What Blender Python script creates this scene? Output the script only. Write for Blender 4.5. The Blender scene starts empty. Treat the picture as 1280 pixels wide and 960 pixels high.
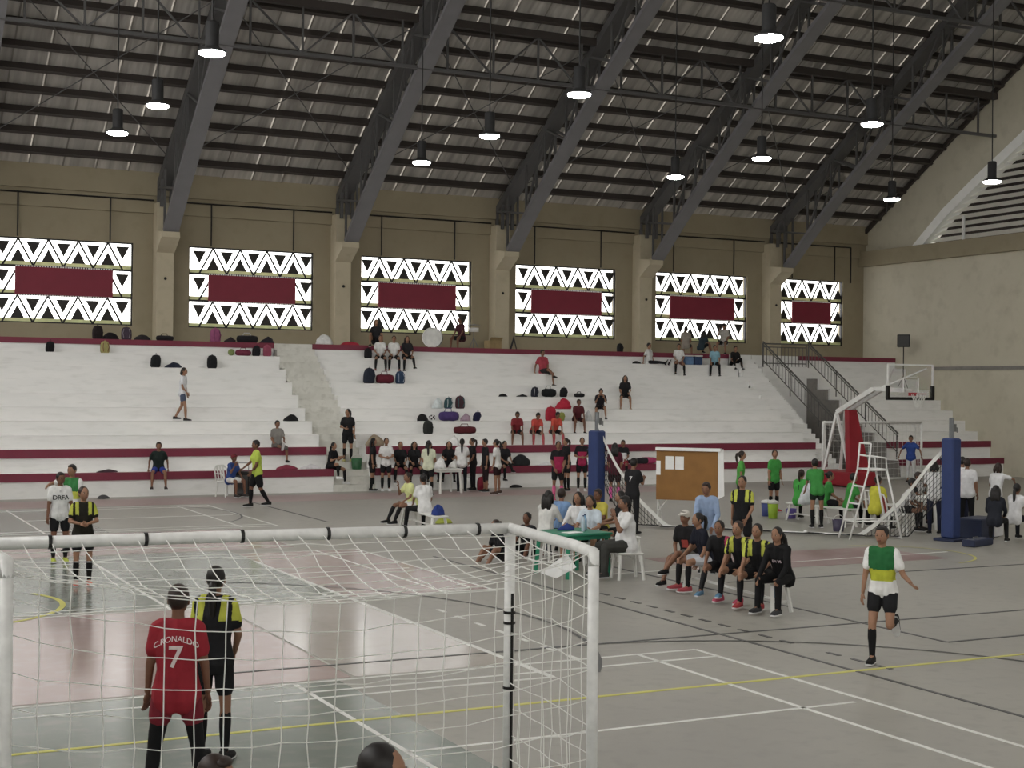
import bpy, bmesh, math, random
from mathutils import Vector, Matrix
from mathutils.bvhtree import BVHTree
random.seed(7)
SC = bpy.context.scene
COL = SC.collection
V = Vector

# ------------------------------------------------------------------ camera
# pixel (1280x960) -> ray, from the two floor vanishing points
FPX = 1794.0
def _d(x, y): return V(((x-640)/FPX, (480-y)/FPX, -1.0))
_ax = _d(4223, 524).normalized()
_ay = _d(-258, 478); _ay = (_ay - _ax*_ax.dot(_ay)).normalized()
_az = _ax.cross(_ay)
ROT = Matrix((_ax, _ay, _az))            # world = ROT @ cam
EYE = V((0, 0, 3.05))
def ray(x, y): return ROT @ _d(x, y)
def on(x, y, ax, val):
    v = ray(x, y); return EYE + v*((val-EYE[ax])/v[ax])
def flo(x, y, z=0.0): return on(x, y, 2, z)
def wx(x, y, X): return on(x, y, 0, X)
def wy(x, y, Y): return on(x, y, 1, Y)
cam = bpy.data.objects.new('camera', bpy.data.cameras.new('camera'))
COL.objects.link(cam)
cam.data.sensor_width = 36; cam.data.lens = FPX/1280*36
cam.data.clip_end = 500
cam.matrix_world = Matrix.Translation(EYE) @ ROT.to_4x4()
SC.camera = cam

# ------------------------------------------------------------------ world, exposure
W = bpy.data.worlds.new('overcast_sky'); SC.world = W; W.use_nodes = True
bg = W.node_tree.nodes['Background']
bg.inputs[0].default_value = (1.0, 0.985, 0.955, 1); bg.inputs[1].default_value = 3.6
vs = SC.view_settings
vs.view_transform = 'Standard'; vs.look = 'None'; vs.gamma = 1; vs.use_curve_mapping = False
vs.exposure = 0.38

# ------------------------------------------------------------------ materials
def lin(c):
    if isinstance(c, str):
        c = c.lstrip('#'); c = c if len(c) == 6 else ''.join(q*2 for q in c); c = [int(c[i:i+2], 16)/255 for i in (0, 2, 4)]
    return tuple((v/12.92 if v <= .04045 else ((v+.055)/1.055)**2.4) for v in c)
_mats = {}
def mat(name, color, rough=.6, metal=0, var=.12, scale=6, spec=.4, bump=0, emit=0):
    if name in _mats: return _mats[name]
    m = bpy.data.materials.new(name); m.use_nodes = True
    nt = m.node_tree; b = nt.nodes['Principled BSDF']
    c = lin(color)
    b.inputs['Roughness'].default_value = rough; b.inputs['Metallic'].default_value = metal
    b.inputs['Specular IOR Level'].default_value = spec
    tc = nt.nodes.new('ShaderNodeTexCoord'); nz = nt.nodes.new('ShaderNodeTexNoise')
    nz.inputs['Scale'].default_value = scale; nz.inputs['Detail'].default_value = 4
    nt.links.new(tc.outputs['Object'], nz.inputs['Vector'])
    r = nt.nodes.new('ShaderNodeValToRGB')
    r.color_ramp.elements[0].position = .3; r.color_ramp.elements[1].position = .7
    r.color_ramp.elements[0].color = (*[v*(1-var) for v in c], 1)
    r.color_ramp.elements[1].color = (*[min(1, v*(1+var)) for v in c], 1)
    nt.links.new(nz.outputs['Fac'], r.inputs['Fac']); nt.links.new(r.outputs['Color'], b.inputs['Base Color'])
    if bump:
        bp = nt.nodes.new('ShaderNodeBump'); bp.inputs['Strength'].default_value = bump
        nt.links.new(nz.outputs['Fac'], bp.inputs['Height']); nt.links.new(bp.outputs['Normal'], b.inputs['Normal'])
    if emit:
        b.inputs['Emission Color'].default_value = (*c, 1); b.inputs['Emission Strength'].default_value = emit
    _mats[name] = m; return m
def surface(name, c1, c2, c3=None, rough=(.4, .6), scale=(1, 1, 1), nscale=.6, spec=.5, fine=8, bump=.05):
    """large surface: two scales of noise between colours, stains, roughness variation (world coordinates)"""
    m = bpy.data.materials.new(name); m.use_nodes = True; nt = m.node_tree; N = nt.nodes; L = nt.links
    b = N['Principled BSDF']; b.inputs['Specular IOR Level'].default_value = spec
    g = N.new('ShaderNodeNewGeometry'); mp = N.new('ShaderNodeMapping'); mp.inputs['Scale'].default_value = scale
    L.new(g.outputs['Position'], mp.inputs['Vector'])
    n1 = N.new('ShaderNodeTexNoise'); n1.inputs['Scale'].default_value = nscale; n1.inputs['Detail'].default_value = 6; n1.inputs['Roughness'].default_value = .65
    n2 = N.new('ShaderNodeTexNoise'); n2.inputs['Scale'].default_value = fine; n2.inputs['Detail'].default_value = 5
    for n in (n1, n2): L.new(mp.outputs['Vector'], n.inputs['Vector'])
    r1 = N.new('ShaderNodeValToRGB'); r1.color_ramp.elements[0].position = .35; r1.color_ramp.elements[1].position = .65
    r1.color_ramp.elements[0].color = (*lin(c1), 1); r1.color_ramp.elements[1].color = (*lin(c2), 1)
    L.new(n1.outputs['Fac'], r1.inputs['Fac'])
    r2 = N.new('ShaderNodeValToRGB'); r2.color_ramp.elements[0].position = .52; r2.color_ramp.elements[1].position = .75
    r2.color_ramp.elements[0].color = (0, 0, 0, 1); r2.color_ramp.elements[1].color = (.55, .55, .55, 1)
    L.new(n2.outputs['Fac'], r2.inputs['Fac'])
    mx = N.new('ShaderNodeMix'); mx.data_type = 'RGBA'
    L.new(r2.outputs['Color'], mx.inputs[0]); L.new(r1.outputs['Color'], mx.inputs[6]); mx.inputs[7].default_value = (*lin(c3 or c1), 1)
    L.new(mx.outputs[2], b.inputs['Base Color'])
    mr = N.new('ShaderNodeMapRange'); mr.inputs[3].default_value = rough[0]; mr.inputs[4].default_value = rough[1]
    L.new(n1.outputs['Fac'], mr.inputs[0]); L.new(mr.outputs[0], b.inputs['Roughness'])
    bp = N.new('ShaderNodeBump'); bp.inputs['Strength'].default_value = bump; bp.inputs['Distance'].default_value = .02
    L.new(n2.outputs['Fac'], bp.inputs['Height']); L.new(bp.outputs['Normal'], b.inputs['Normal'])
    return m

# ------------------------------------------------------------------ mesh helper
class MB:
    def __init__(s): s.v = []; s.f = []; s.m = []
    def add(s, vs, fs, mi=0):
        o = len(s.v); s.v += [tuple(p) for p in vs]; s.f += [tuple(i+o for i in f) for f in fs]; s.m += [mi]*len(fs); return s
    def box(s, lo, hi, mi=0):
        (a, b, c), (d, e, f) = lo, hi
        return s.add([(a,b,c),(d,b,c),(d,e,c),(a,e,c),(a,b,f),(d,b,f),(d,e,f),(a,e,f)],
              [(0,3,2,1),(4,5,6,7),(0,1,5,4),(1,2,6,5),(2,3,7,6),(3,0,4,7)], mi)
    def cbox(s, c, sz, rz=0, mi=0, bev=0):
        x, y, z = [q/2 for q in sz]; R = Matrix.Rotation(rz, 3, 'Z'); c = V(c)
        if bev:
            vs = []; k = bev
            for zz, q in ((-z, k), (-z+k, 0), (z-k, 0), (z, k)):
                for sx, sy in ((-1,-1),(1,-1),(1,1),(-1,1)):
                    X, Y = x-q, y-q
                    a = (sx*(X-k), sy*Y); b2 = (sx*X, sy*(Y-k))
                    pr = (a, b2) if sx*sy < 0 else (b2, a)
                    if sx*sy > 0: pr = (b2, a)
                    vs += [c + R @ V((p[0], p[1], zz)) for p in pr]
            fs = [tuple(range(7, -1, -1)), tuple(range(24, 32))]
            for l in range(3):
                for i in range(8): fs.append((l*8+i, l*8+(i+1)%8, l*8+8+(i+1)%8, l*8+8+i))
            return s.add(vs, fs, mi)
        P = [c + R @ V((sx*x, sy*y, sz_*z)) for sz_ in (-1, 1) for sx, sy in ((-1,-1),(1,-1),(1,1),(-1,1))]
        return s.add(P, [(0,3,2,1),(4,5,6,7),(0,1,5,4),(1,2,6,5),(2,3,7,6),(3,0,4,7)], mi)
    def beam(s, p, q, w, h, up=(0,0,1), mi=0):
        p, q = V(p), V(q); d = (q-p).normalized(); up = V(up)
        sd = d.cross(up)
        if sd.length < 1e-4: sd = d.cross(V((1,0,0)))
        sd.normalize(); u = sd.cross(d)
        a, b = sd*w/2, u*h/2
        P = [e + t for e in (p, q) for t in (-a-b, a-b, a+b, -a+b)]
        return s.add(P, [(3,2,1,0),(4,5,6,7),(0,1,5,4),(1,2,6,5),(2,3,7,6),(3,0,4,7)], mi)
    def tube(s, pts, r, seg=6, mi=0, cap=True):
        pts = [V(p) for p in pts]; n = len(pts)
        rs = r if isinstance(r, (list, tuple)) else [r]*n
        t0 = (pts[1]-pts[0]).normalized(); u = t0.orthogonal().normalized(); vs = []
        for i, p in enumerate(pts):
            t = (pts[min(i+1, n-1)]-pts[max(i-1, 0)]).normalized()
            u = (u - t*u.dot(t)).normalized(); w = t.cross(u)
            vs += [p + (u*math.cos(2*math.pi*k/seg) + w*math.sin(2*math.pi*k/seg))*rs[i] for k in range(seg)]
        fs = [(i*seg+k, i*seg+(k+1)%seg, (i+1)*seg+(k+1)%seg, (i+1)*seg+k) for i in range(n-1) for k in range(seg)]
        if cap: fs += [tuple(range(seg-1, -1, -1)), tuple((n-1)*seg+k for k in range(seg))]
        return s.add(vs, fs, mi)
    def ell(s, c, r, M=None, seg=10, rings=6, mi=0):
        c = V(c); vs = []; 
        for i in range(1, rings):
            a = math.pi*i/rings
            for k in range(seg):
                b = 2*math.pi*k/seg
                vs.append(V((r[0]*math.sin(a)*math.cos(b), r[1]*math.sin(a)*math.sin(b), r[2]*math.cos(a))))
        vs += [V((0,0,r[2])), V((0,0,-r[2]))]; n = (rings-1)*seg
        fs = [(i*seg+k, (i+1)*seg+k, (i+1)*seg+(k+1)%seg, i*seg+(k+1)%seg) for i in range(rings-2) for k in range(seg)]
        fs += [(n, k, (k+1)%seg) for k in range(seg)] + [(n+1, (rings-2)*seg+(k+1)%seg, (rings-2)*seg+k) for k in range(seg)]
        return s.add([c + (M @ p if M else p) for p in vs], fs, mi)
    def cap(s, a, b, ra, rb, seg=8, mi=0):
        """tapered capsule"""
        a, b = V(a), V(b); d = b-a
        if d.length < 1e-5: d = V((0,0,1e-3))
        t = d.normalized(); u = t.orthogonal().normalized(); w = t.cross(u); vs = []
        st = [(a, ra, x) for x in (-80, -45, 0)] + [(b, rb, x) for x in (0, 45, 80)]
        for c, r, x in st:
            x = math.radians(x)
            vs += [c + t*r*math.sin(x) + (u*math.cos(2*math.pi*k/seg)+w*math.sin(2*math.pi*k/seg))*r*math.cos(x) for k in range(seg)]
        n = len(st)
        fs = [(i*seg+k, i*seg+(k+1)%seg, (i+1)*seg+(k+1)%seg, (i+1)*seg+k) for i in range(n-1) for k in range(seg)]
        fs += [tuple(range(seg-1, -1, -1)), tuple((n-1)*seg+k for k in range(seg))]
        return s.add(vs, fs, mi)
    def prism(s, poly, vec, mi=0):
        vec = V(vec); P = [V(p) for p in poly]; n = len(P)
        return s.add(P + [p+vec for p in P], [tuple(range(n-1, -1, -1)), tuple(range(n, 2*n))] +
                     [(i, (i+1)%n, n+(i+1)%n, n+i) for i in range(n)], mi)
    def lathe(s, prof, c=(0,0,0), seg=16, mi=0, M=None):
        c = V(c); n = len(prof); vs = []
        for r, z in prof:
            for k in range(seg):
                p = V((r*math.cos(2*math.pi*k/seg), r*math.sin(2*math.pi*k/seg), z)); vs.append(c + (M @ p if M else p))
        fs = [(i*seg+k, i*seg+(k+1)%seg, (i+1)*seg+(k+1)%seg, (i+1)*seg+k) for i in range(n-1) for k in range(seg)]
        fs += [tuple(range(seg-1, -1, -1)), tuple((n-1)*seg+k for k in range(seg))]
        return s.add(vs, fs, mi)
    def mesh(s, name, smooth=False):
        me = bpy.data.meshes.new(name); me.from_pydata(s.v, [], s.f)
        me.polygons.foreach_set('material_index', s.m)
        if smooth: me.polygons.foreach_set('use_smooth', [True]*len(s.f))
        bm = bmesh.new(); bm.from_mesh(me); bmesh.ops.recalc_face_normals(bm, faces=bm.faces); bm.to_mesh(me); bm.free()
        return me
    def build(s, name, mats, parent=None, smooth=False, loc=None):
        me = s.mesh(name, smooth)
        for m in (mats if isinstance(mats, (list, tuple)) else [mats]): me.materials.append(m)
        o = bpy.data.objects.new(name, me); COL.objects.link(o)
        if parent: o.parent = parent
        if loc: o.location = loc
        return o
def inst(o, parent=None, loc=None):
    c = o.copy(); COL.objects.link(c); c.parent = parent
    if loc is not None: c.location = loc
    return c
def empty(name, loc=(0,0,0), rz=0):
    o = bpy.data.objects.new(name, None); COL.objects.link(o); o.location = loc; o.rotation_euler = (0,0,rz); o.empty_display_size = .2; return o
def tag(o, label, cat=None, group=None, kind=None):
    if label: o['label'] = label
    if cat: o['category'] = cat
    if group: o['group'] = group
    if kind: o['kind'] = kind
    return o
def struct(o, label=None): o['kind'] = 'structure'; o['label'] = label or o.name.replace('_', ' '); o['category'] = o.name.split('_')[0].split('.')[0]; return o

# ------------------------------------------------------------------ palette of the building
M_FLOOR = surface('grey_concrete_floor', '#8f8c85', '#9d9a92', '#827f78', rough=(.34, .5), nscale=.35, spec=.5, fine=5, bump=.02)
M_GREEN = surface('faded_green_floor_paint', '#7d8680', '#8b918a', '#a09d98', rough=(.1, .24), nscale=.5, fine=4, bump=.02)
M_PINK = surface('faded_red_floor_paint', '#a79390', '#b4a29f', '#b3aca7', rough=(.1, .24), nscale=.5, fine=4, bump=.02)  # faded red, whitened partly to carry the window glare
M_PINKD = surface('worn_maroon_floor_paint', '#856866', '#927876', '#998f8b', rough=(.3, .45), nscale=.6, fine=4, bump=.02)
M_GLARE = surface('sealed_pale_floor_paint', '#aca5a0', '#b6b0aa', '#9e9791', rough=(.1, .22), nscale=.5, fine=4, bump=.02)  # window glare on the floor, put into a pale colour
M_WLINE = mat('white_line_paint', '#d8d8d4', .45, var=.1, scale=3)
M_YLINE = mat('yellow_line_paint', '#c9c569', .45, var=.1, scale=3)
M_BLINE = mat('black_line_paint', '#4a4a4a', .45, var=.1, scale=3)
M_BLEACH = surface('white_bleacher_paint', '#e4e4e2', '#ecebe9', '#d0d0cc', rough=(.5, .7), nscale=.9, fine=3, scale=(.5, 1, 2.5), bump=.03)
M_STEP = surface('worn_step_paint', '#c9c8c0', '#d8d7d0', '#aaa89f', rough=(.5, .7), nscale=1.5, fine=5, bump=.05)
M_RED = surface('maroon_band_paint', '#722338', '#7b2a40', '#6b3040', rough=(.5, .65), nscale=1, fine=6, bump=.03)
M_BEIGE = surface('beige_wall_paint', '#8d826b', '#948a73', '#837961', rough=(.6, .8), nscale=.4, fine=2, bump=.02)
M_COLUMN = surface('cream_column_paint', '#b0a68f', '#b7ad96', '#a39982', rough=(.6, .8), nscale=.6, fine=3, bump=.02)
M_CREAM = surface('cream_wall_paint', '#bcb6a3', '#c6c0ae', '#aaa491', rough=(.6, .8), nscale=.35, fine=2, bump=.02)
M_PIT = surface('bare_grey_concrete', '#7d7975', '#8a8681', '#6d6965', rough=(.7, .9), nscale=1.2, fine=6)
M_STEEL = mat('dark_grey_truss_paint', '#767578', .5, .1, .06, 2)
M_STEELD = mat('dark_truss_web_paint', '#575656', .55, .1, .06, 2)
M_PURL = mat('brown_black_purlin_paint', '#3b3532', .6, 0, .1, 2)
M_BLACK = mat('black_metal', '#1d1c1c', .5, .2, .1, 5)
M_WHITE = mat('white_metal_paint', '#e4e4e2', .4, 0, .06, 8)
# ================================================================== STRUCTURE
XE = 40.74; YW = 48.0; X0 = -8.0; YN = -9.0
YK = [40+.667*k for k in range(10)]
HK = [.66, 1.28, 1.63, 2.02, 2.41, 2.81, 3.21, 3.63, 4.06, 4.5]
def roof_z(y):
    if y < 20: y = 40-y
    if y >= 30: return 10.3+.64*(47-y)
    t = (30-y)/10.; return 21.18 + .64*10*(t-.35*t*t)
# ---- floor
m = MB(); m.box((X0, YN, -.2), (XE, YW, 0)); FL = struct(m.build('floor', M_FLOOR), 'grey concrete sports hall floor with worn painted court lines')
def zone(name, rects, mt, z):
    m = MB()
    for a, b, c, d in rects: m.box((a, c, -.01), (b, d, z))
    return m.build(name, mt, FL)
M_PINKW = surface('dusty_red_floor_paint', '#9c8784', '#a89592', '#a9a29d', rough=(.35, .5), nscale=.5, fine=4, bump=.02)
zone('green_court_paint', [(X0, 5.12, 2, 14.16)], M_GREEN, .002)
zone('green_court_paint', [(X0, 7.25, 19.75, 26.2)], M_GREEN, .002)
zone('green_court_paint', [(X0, 5.9, 30.4, 36.7)], M_GREEN, .002)
zone('red_court_paint', [(X0, 5.3, 14.3, 19.6)], M_PINK, .002)
zone('red_court_paint', [(7.3, 9.55, 19.75, 25.7)], M_PINK, .002)
zone('red_court_paint', [(X0, 26, 37.0, 39.2)], M_PINKW, .002)
zone('red_court_paint', [(X0, 8.6, 26.4, 30.2)], M_PINK, .002)
zone('painted_glare_patch', [(5.34, 7.22, 14.3, 19.6)], M_GLARE, .002)  # pale patch painted where window glare falls
zone('maroon_key_paint', [(13.9, 19.2, 20.2, 22.3)], M_PINKD, .003)
def line(name, p, q, w, mt, z=.005):
    p, q = V((*p, z)), V((*q, z)); m = MB(); m.beam(p-V((0,0,.004)), q-V((0,0,.004)), w, .008); return m.build(name, mt, FL)
def wl(p, q, w=.05, z=.005): return line('white_court_line', p, q, w, M_WLINE, z)
for ys, ye in ((8.1, 14.2), (19.57, 25.67), (30.55, 36.6)):       # three badminton courts side by side
    wl((-3.8, ye), (9.57, ye)); wl((-3.8, ys), (9.57, ys))
    wl((-3.8, ye-.46), (9.57, ye-.46)); wl((-3.8, ys+.46), (9.57, ys+.46))
    wl((9.57, ys), (9.57, ye)); wl((8.77, ys), (8.77, ye)); wl((4.64, ys), (4.64, ye)); wl((4.64, (ys+ye)/2), (9.4, (ys+ye)/2))
wl((7.25, 24.45), (7.25, 13.45), .07, .006); wl((4.2, 13.44), (7.25, 13.44), .05, .006); wl((-2, 19.8), (9.9, 19.72), .06, .006)
wl((12.2, 20.6), (20.0, 21.07), .05, .006)
line('yellow_court_line', (-7, 12.4), (22, 12.4), .06, M_YLINE, .006)
def bl(p, q, w=.05): return line('black_court_line', p, q, w, M_BLINE, .0055)
bl((10.46, 24), (10.46, 4)); bl((12.72, 22), (12.72, 13.38)); bl((12.72, 13.38), (22, 13.38)); bl((4, 15.0), (30, 14.9))
bl((13.4, 19), (30, 19)); bl((10.9, 31), (10.9, 37)); bl((19.5, 18), (19.5, 10))
for i in range(15):
    y = 18.7-i*.44
    if i not in (11,): bl((10.9, y), (10.9, y-.22), .06)
for i in range(7): wl((8.0+.0*i, 18.2-i*.62), (8.0, 18.2-i*.62-.25), .06)
def arc(name, c, r, a0, a1, mt, w=.05, z=.0058):
    m = MB(); n = 24
    P = [(c[0]+r_*math.cos(math.radians(a0+(a1-a0)*i/n)), c[1]+r_*math.sin(math.radians(a0+(a1-a0)*i/n))) for r_ in (r-w/2, r+w/2) for i in range(n+1)]
    m.add([(x, y, z) for x, y in P], [(i, i+1, n+2+i, n+1+i) for i in range(n)]); m.build(name, mt, FL)
arc('yellow_court_arc', (18.6, 21.1), 1.55, -80, 80, M_YLINE)
arc('black_court_arc', (2.9, 16.9), 6.0, -35, 60, M_BLINE)
arc('black_court_arc', (6.0, 34.0), 3.6, -40, 40, M_BLINE)
arc('yellow_court_arc', (1.5, 20.9), 1.9, -60, 30, M_YLINE, .08)
arc('black_court_arc', (8.2, 10.2), 4.8, 20, 100, M_BLINE)

# ---- bleachers
def bleacher(name, xa, xb, label, side=M_BLEACH, k0=0):
    e = empty(name, (0, 0, 0)); struct(e, label)
    for k in range(k0, 10):
        y1 = YK[k+1]+.02 if k < 9 else YW
        m = MB(); m.box((xa, YK[k], 0 if k < 2 else HK[k-1]-.25), (xb, y1, HK[k])); m.build('tier', M_BLEACH, e)
    # solid below so that sides are closed
    m = MB(); m.prism([(xa+.02, YK[0]+.05, 0)]+[p for k in range(10) for p in ((xa+.02, YK[k]+.05, HK[k]-.06), (xa+.02, (YK[k+1]+.05 if k < 9 else YW-.02), HK[k]-.06))]+[(xa+.02, YW-.02, 0)], (xb-xa-.04, 0, 0)); m.build('tier_core', side, e)
    for k, hh in ((0, .2), (1, .22), (9, .16)):
        n = 0; m = MB(); m.box((xa-.005, YK[k]-.035, HK[k]-hh), (xb+.0, YK[k]+.12, HK[k]+.012)); m.build('maroon_edge_band', M_RED, e)
    return e
BL1 = bleacher('bleacher_steps', X0, 14.2, 'white concrete bleachers with maroon edge bands before the stair')
BL2 = bleacher('bleacher_steps', 15.5, 32.4, 'long white concrete bleacher block between the two stairs')
BL3 = bleacher('bleacher_steps', 35.75, XE, 'short white concrete bleacher block against the cream end wall')
st = struct(empty('stair_flight'), 'worn white concrete stair between bleacher blocks')
nst = 22
for i in range(nst):
    z1 = 4.5*(i+1)/nst; ya = 39.95+(46-39.75)*i/nst
    m = MB(); m.box((14.2, ya, max(0, z1-.6)), (15.5, ya+.7 if i < nst-1 else YW, z1)); m.build('stair_step', M_STEP, st)
st = struct(empty('stair_flight'), 'narrow white stair with small steps beside the railing')
for i in range(26):
    z1 = 4.5*(i+1)/26; ya = 40.1+(46-39.9)*i/26
    m = MB(); m.box((32.4, ya, max(0, z1-.6)), (33.45, ya+.6 if i < 25 else YW, z1)); m.build('stair_step', M_BLEACH, st)
m = MB(); m.prism([(33.45, 40.3, 0), (33.45, 46, 4.3), (33.45, YW, 4.3), (33.45, YW, 0)], (.12, 0, 0)); struct(m.build('wall_passage', M_PIT), 'bare grey wall of the entrance passage')
# grey stepped side of the short block, closed top landing over the passage
m = MB(); m.prism([(35.65, YK[0], 0)]+[p for k in range(10) for p in ((35.65, YK[k]+.1, HK[k]-.03), (35.65, YK[k+1]+.1 if k < 9 else YW, HK[k]-.03))]+[(35.65, YW, 0)], (.1, 0, 0)); struct(m.build('wall_passage', M_PIT), 'stepped bare grey wall of the short bleacher block')
m = MB(); m.box((33.5, 45.3, 0), (35.75, 45.5, 4.06)); m.box((33.5, 45.5, 3.8), (35.75, 46.0, 4.06)); m.box((33.5, 46, 3.8), (35.75, YW, 4.5)); struct(m.build('landing_slab', M_BLEACH), 'white landing slab over the passage')
M_RAIL = mat('grey_railing_paint', '#5d5b59', .5, .2, .08, 6)
def railing(X, label):
    e = empty('stair_railing', (X, 45.3, 4.06)); tag(e, label, 'railing')
    def P(y, dz): return V((0, y-45.3, (y-45.3)*.655 + dz))
    for dz, nm, r in ((.95, 'handrail', .03), (.85, 'upper_rail', .018), (.25, 'lower_rail', .018)):
        m = MB(); m.tube([P(45.3, dz), P(40.1, dz)], r); m.build(nm, M_RAIL, e)
    n = 27; b0 = None
    for i in range(n):
        y = 45.25-i*5.1/(n-1)
        if b0 is None:
            m = MB(); m.tube([(0, 0, .25), (0, 0, .85)], .012, 5); b0 = m.build('baluster', M_RAIL, e)
            b0.location = P(y, 0)
        else: inst(b0, e, P(y, 0))
    for i in range(4):
        y = 45.28-i*1.7; m = MB(); m.tube([P(y, -.02), P(y, .95)], .024); m.build('post', M_RAIL, e)
railing(33.52, 'grey steel stair railing beside the narrow white steps'); railing(35.7, 'grey steel stair railing on the stepped grey wall')
e = empty('guard_rail', (33.55, 45.35, 4.06)); tag(e, 'short level guard rail closing the top of the passage', 'railing')
for z in (.12, .75, .88):
    m = MB(); m.tube([(0, 0, z), (2.1, 0, z)], .028 if z == .88 else .018); m.build('rail', M_RAIL, e)
for i in range(13):
    m = MB(); m.tube([(i*2.1/12, 0, 0), (i*2.1/12, 0, .88 if i in (0, 12) else .75)], .028 if i in (0, 12) else .013, 5); m.build('baluster', M_RAIL, e)

# ---- window wall
WIN = [(5.62, 9.99), (11.85, 16.22), (18.0, 22.33), (24.15, 28.5), (30.33, 34.7), (36.3, 39.65)]
WIN = [(-.6, 3.75)] + WIN; WIN[1] = (5.62, 9.99)
ZA, ZB = 5.04, 7.77
COLX = [10.92+6.2*k for k in range(-2, 5)]
m = MB(); xs = [X0]
for a, b in WIN: xs += [a, b]
xs.append(XE)
for i in range(0, len(xs), 2): m.box((xs[i], YW, 0), (xs[i+1], YW+.3, 10.6))
for a, b in WIN: m.box((a, YW, 0), (b, YW+.3, ZA)); m.box((a, YW, ZB), (b, YW+.3, 10.6))
struct(m.build('wall_back', M_BEIGE), 'beige long wall with seven latticed windows')
m = MB(); m.box((X0, 47.75, 9.35), (XE, YW, 10.35)); struct(m.build('beam_back', M_BEIGE), 'beige ring beam under the roof eave')
m = MB(); m.box((X0, 47.88, 8.78), (XE, YW, 9.35)); struct(m.build('trim_1', M_BEIGE), 'shallow beige ledge below the ring beam')
for x in COLX:
    e = struct(empty('column_back', (x, YW, 4.5)), 'square beige wall column carrying a roof truss')
    m = MB(); m.box((-.28, -.56, 0), (.28, 0, 4.6)); m.build('shaft', M_COLUMN, e)
    m = MB(); m.prism([(-.3, -.56, 2.95), (-.3, -1.3, 3.4), (-.3, -1.3, 3.58), (-.3, -.56, 3.66)], (.6, 0, 0)); m.build('corbel', M_COLUMN, e)
    m = MB(); m.ell((0, -.6, 2.1), (.05, .04, .05)); m.build('bell', M_BLACK, e)
M_PANEL = mat('dark_lattice_panel', '#2a2724', .6, 0, .15, 4)
M_WRED = mat('maroon_window_board', '#7a2335', .55, 0, .06, 2)
M_STRIP = mat('pale_yellow_sill_glass', '#dfe3ac', .4, 0, .15, 3)
def glassmat():
    m = bpy.data.materials.new('clear_window_glass'); m.use_nodes = True; nt = m.node_tree
    b = nt.nodes['Principled BSDF']; b.inputs['Roughness'].default_value = .05
    t = nt.nodes.new('ShaderNodeBsdfTransparent'); mx = nt.nodes.new('ShaderNodeMixShader'); mx.inputs[0].default_value = .06
    nz = nt.nodes.new('ShaderNodeTexNoise'); nt.links.new(nz.outputs['Color'], b.inputs['Base Color'])
    nt.links.new(t.outputs[0], mx.inputs[1]); nt.links.new(b.outputs[0], mx.inputs[2]); nt.links.new(mx.outputs[0], nt.nodes['Material Output'].inputs[0]); return m
M_GLASS = glassmat()
def window(idx, a, b):
    w = b-a; e = struct(empty('window_%d' % idx, ((a+b)/2, YW+.12, ZA)), ['latticed window at the far end of the wall', 'latticed window above a heap of dark bags', 'latticed window nearest the white bleacher stair', 'latticed window behind the bass drum', 'latticed window above the man in red', 'latticed window behind the seated group on the top walkway', 'narrow latticed window beside the end wall corner'][idx-1])
    H = ZB-ZA; R = H/3; h = w/2
    f = MB()
    f.box((-h-.03, -.06, -.04), (h+.03, .06, .04)); f.box((-h-.03, -.06, H-.04), (h+.03, .06, H+.04)); f.box((-h-.03, -.06, 0), (-h+.03, .06, H)); f.box((h-.04, -.06, 0), (h+.03, .06, H))
    f.build('window_frame', M_BLACK, e)
    f = MB(); f.box((h+.03, -.1, -.03), (h+.1, .08, H+.03)); f.build('white_reveal', M_WHITE, e)
    p = .94; nlo = -int(h/p)-2
    up = dn = None; r0, r1 = h*.7 if w > 4 else h*.6, None
    for r in range(3):
        z0 = R*r; z1 = z0+R
        f = MB(); f.box((-h, -.03, z1-.035), (h, .03, z1+.035)); f.build('transom', M_BLACK, e) if r < 2 else None
        f = MB(); f.box((-h, -.008, z0+.02), (h, .008, z0+.15)); f.build('sill_pane', M_STRIP, e)
        for k in range(nlo, -nlo+1):
            x = -.02 + k*p + (.09 if idx % 2 else 0)
            covered = r == 1 and abs(x) < r0+.1
            for s in (-1, 1):
                xa, xb = x, x+s*p/2
                if min(xa, xb) < -h or max(xa, xb) > h: continue
                if r == 1 and abs((xa+xb)/2) < r0: continue
                f = MB(); f.beam((xa, 0, z0+.02), (xb, 0, z1-.02), .055, .03, (0, 1, 0)); f.build('zigzag_bar', M_BLACK, e)
            if abs(x) < h-.18 and not covered:
                if dn is None:
                    f = MB(); f.prism([(-.215, -.02, 0), (.215, -.02, 0), (0, -.02, -.43)], (0, .04, 0)); dn = f.build('triangle_panel', M_PANEL, e); dn.location = (x, 0, z1-.13)
                else: inst(dn, e, (x, 0, z1-.13))
            xu = x+p/2
            if abs(xu) < h-.18 and not (r == 1 and abs(xu) < r0+.1):
                if up is None:
                    f = MB(); f.prism([(-.215, -.02, 0), (.215, -.02, 0), (0, -.02, .43)], (0, .04, 0)); up = f.build('triangle_panel', M_PANEL, e); up.location = (xu, 0, z0+.15)
                else: inst(up, e, (xu, 0, z0+.15))
    f = MB(); f.box((-h, .03, 0), (h, .04, H)); f.build('pane', M_GLASS, e)
    f = MB(); f.box((-r0, -.16, R+.0), (r0, -.1, 2*R-.03)); bd = f.build('maroon_board', M_WRED, e)
    f = MB(); n = int(2*r0/.08)
    for i in range(n):
        x = -r0+(i+.5)*2*r0/n
        for z in (R-.025, 2*R-.005): f.box((x-.022, -.15, z-.02), (x+.022, -.11, z+.02))
    f.build('daylight_dot_edging', M_WHITE, bd)  # white dots painted for daylight showing around the board
for i, (a, b) in enumerate(WIN): window(i+1, a, b)
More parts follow.
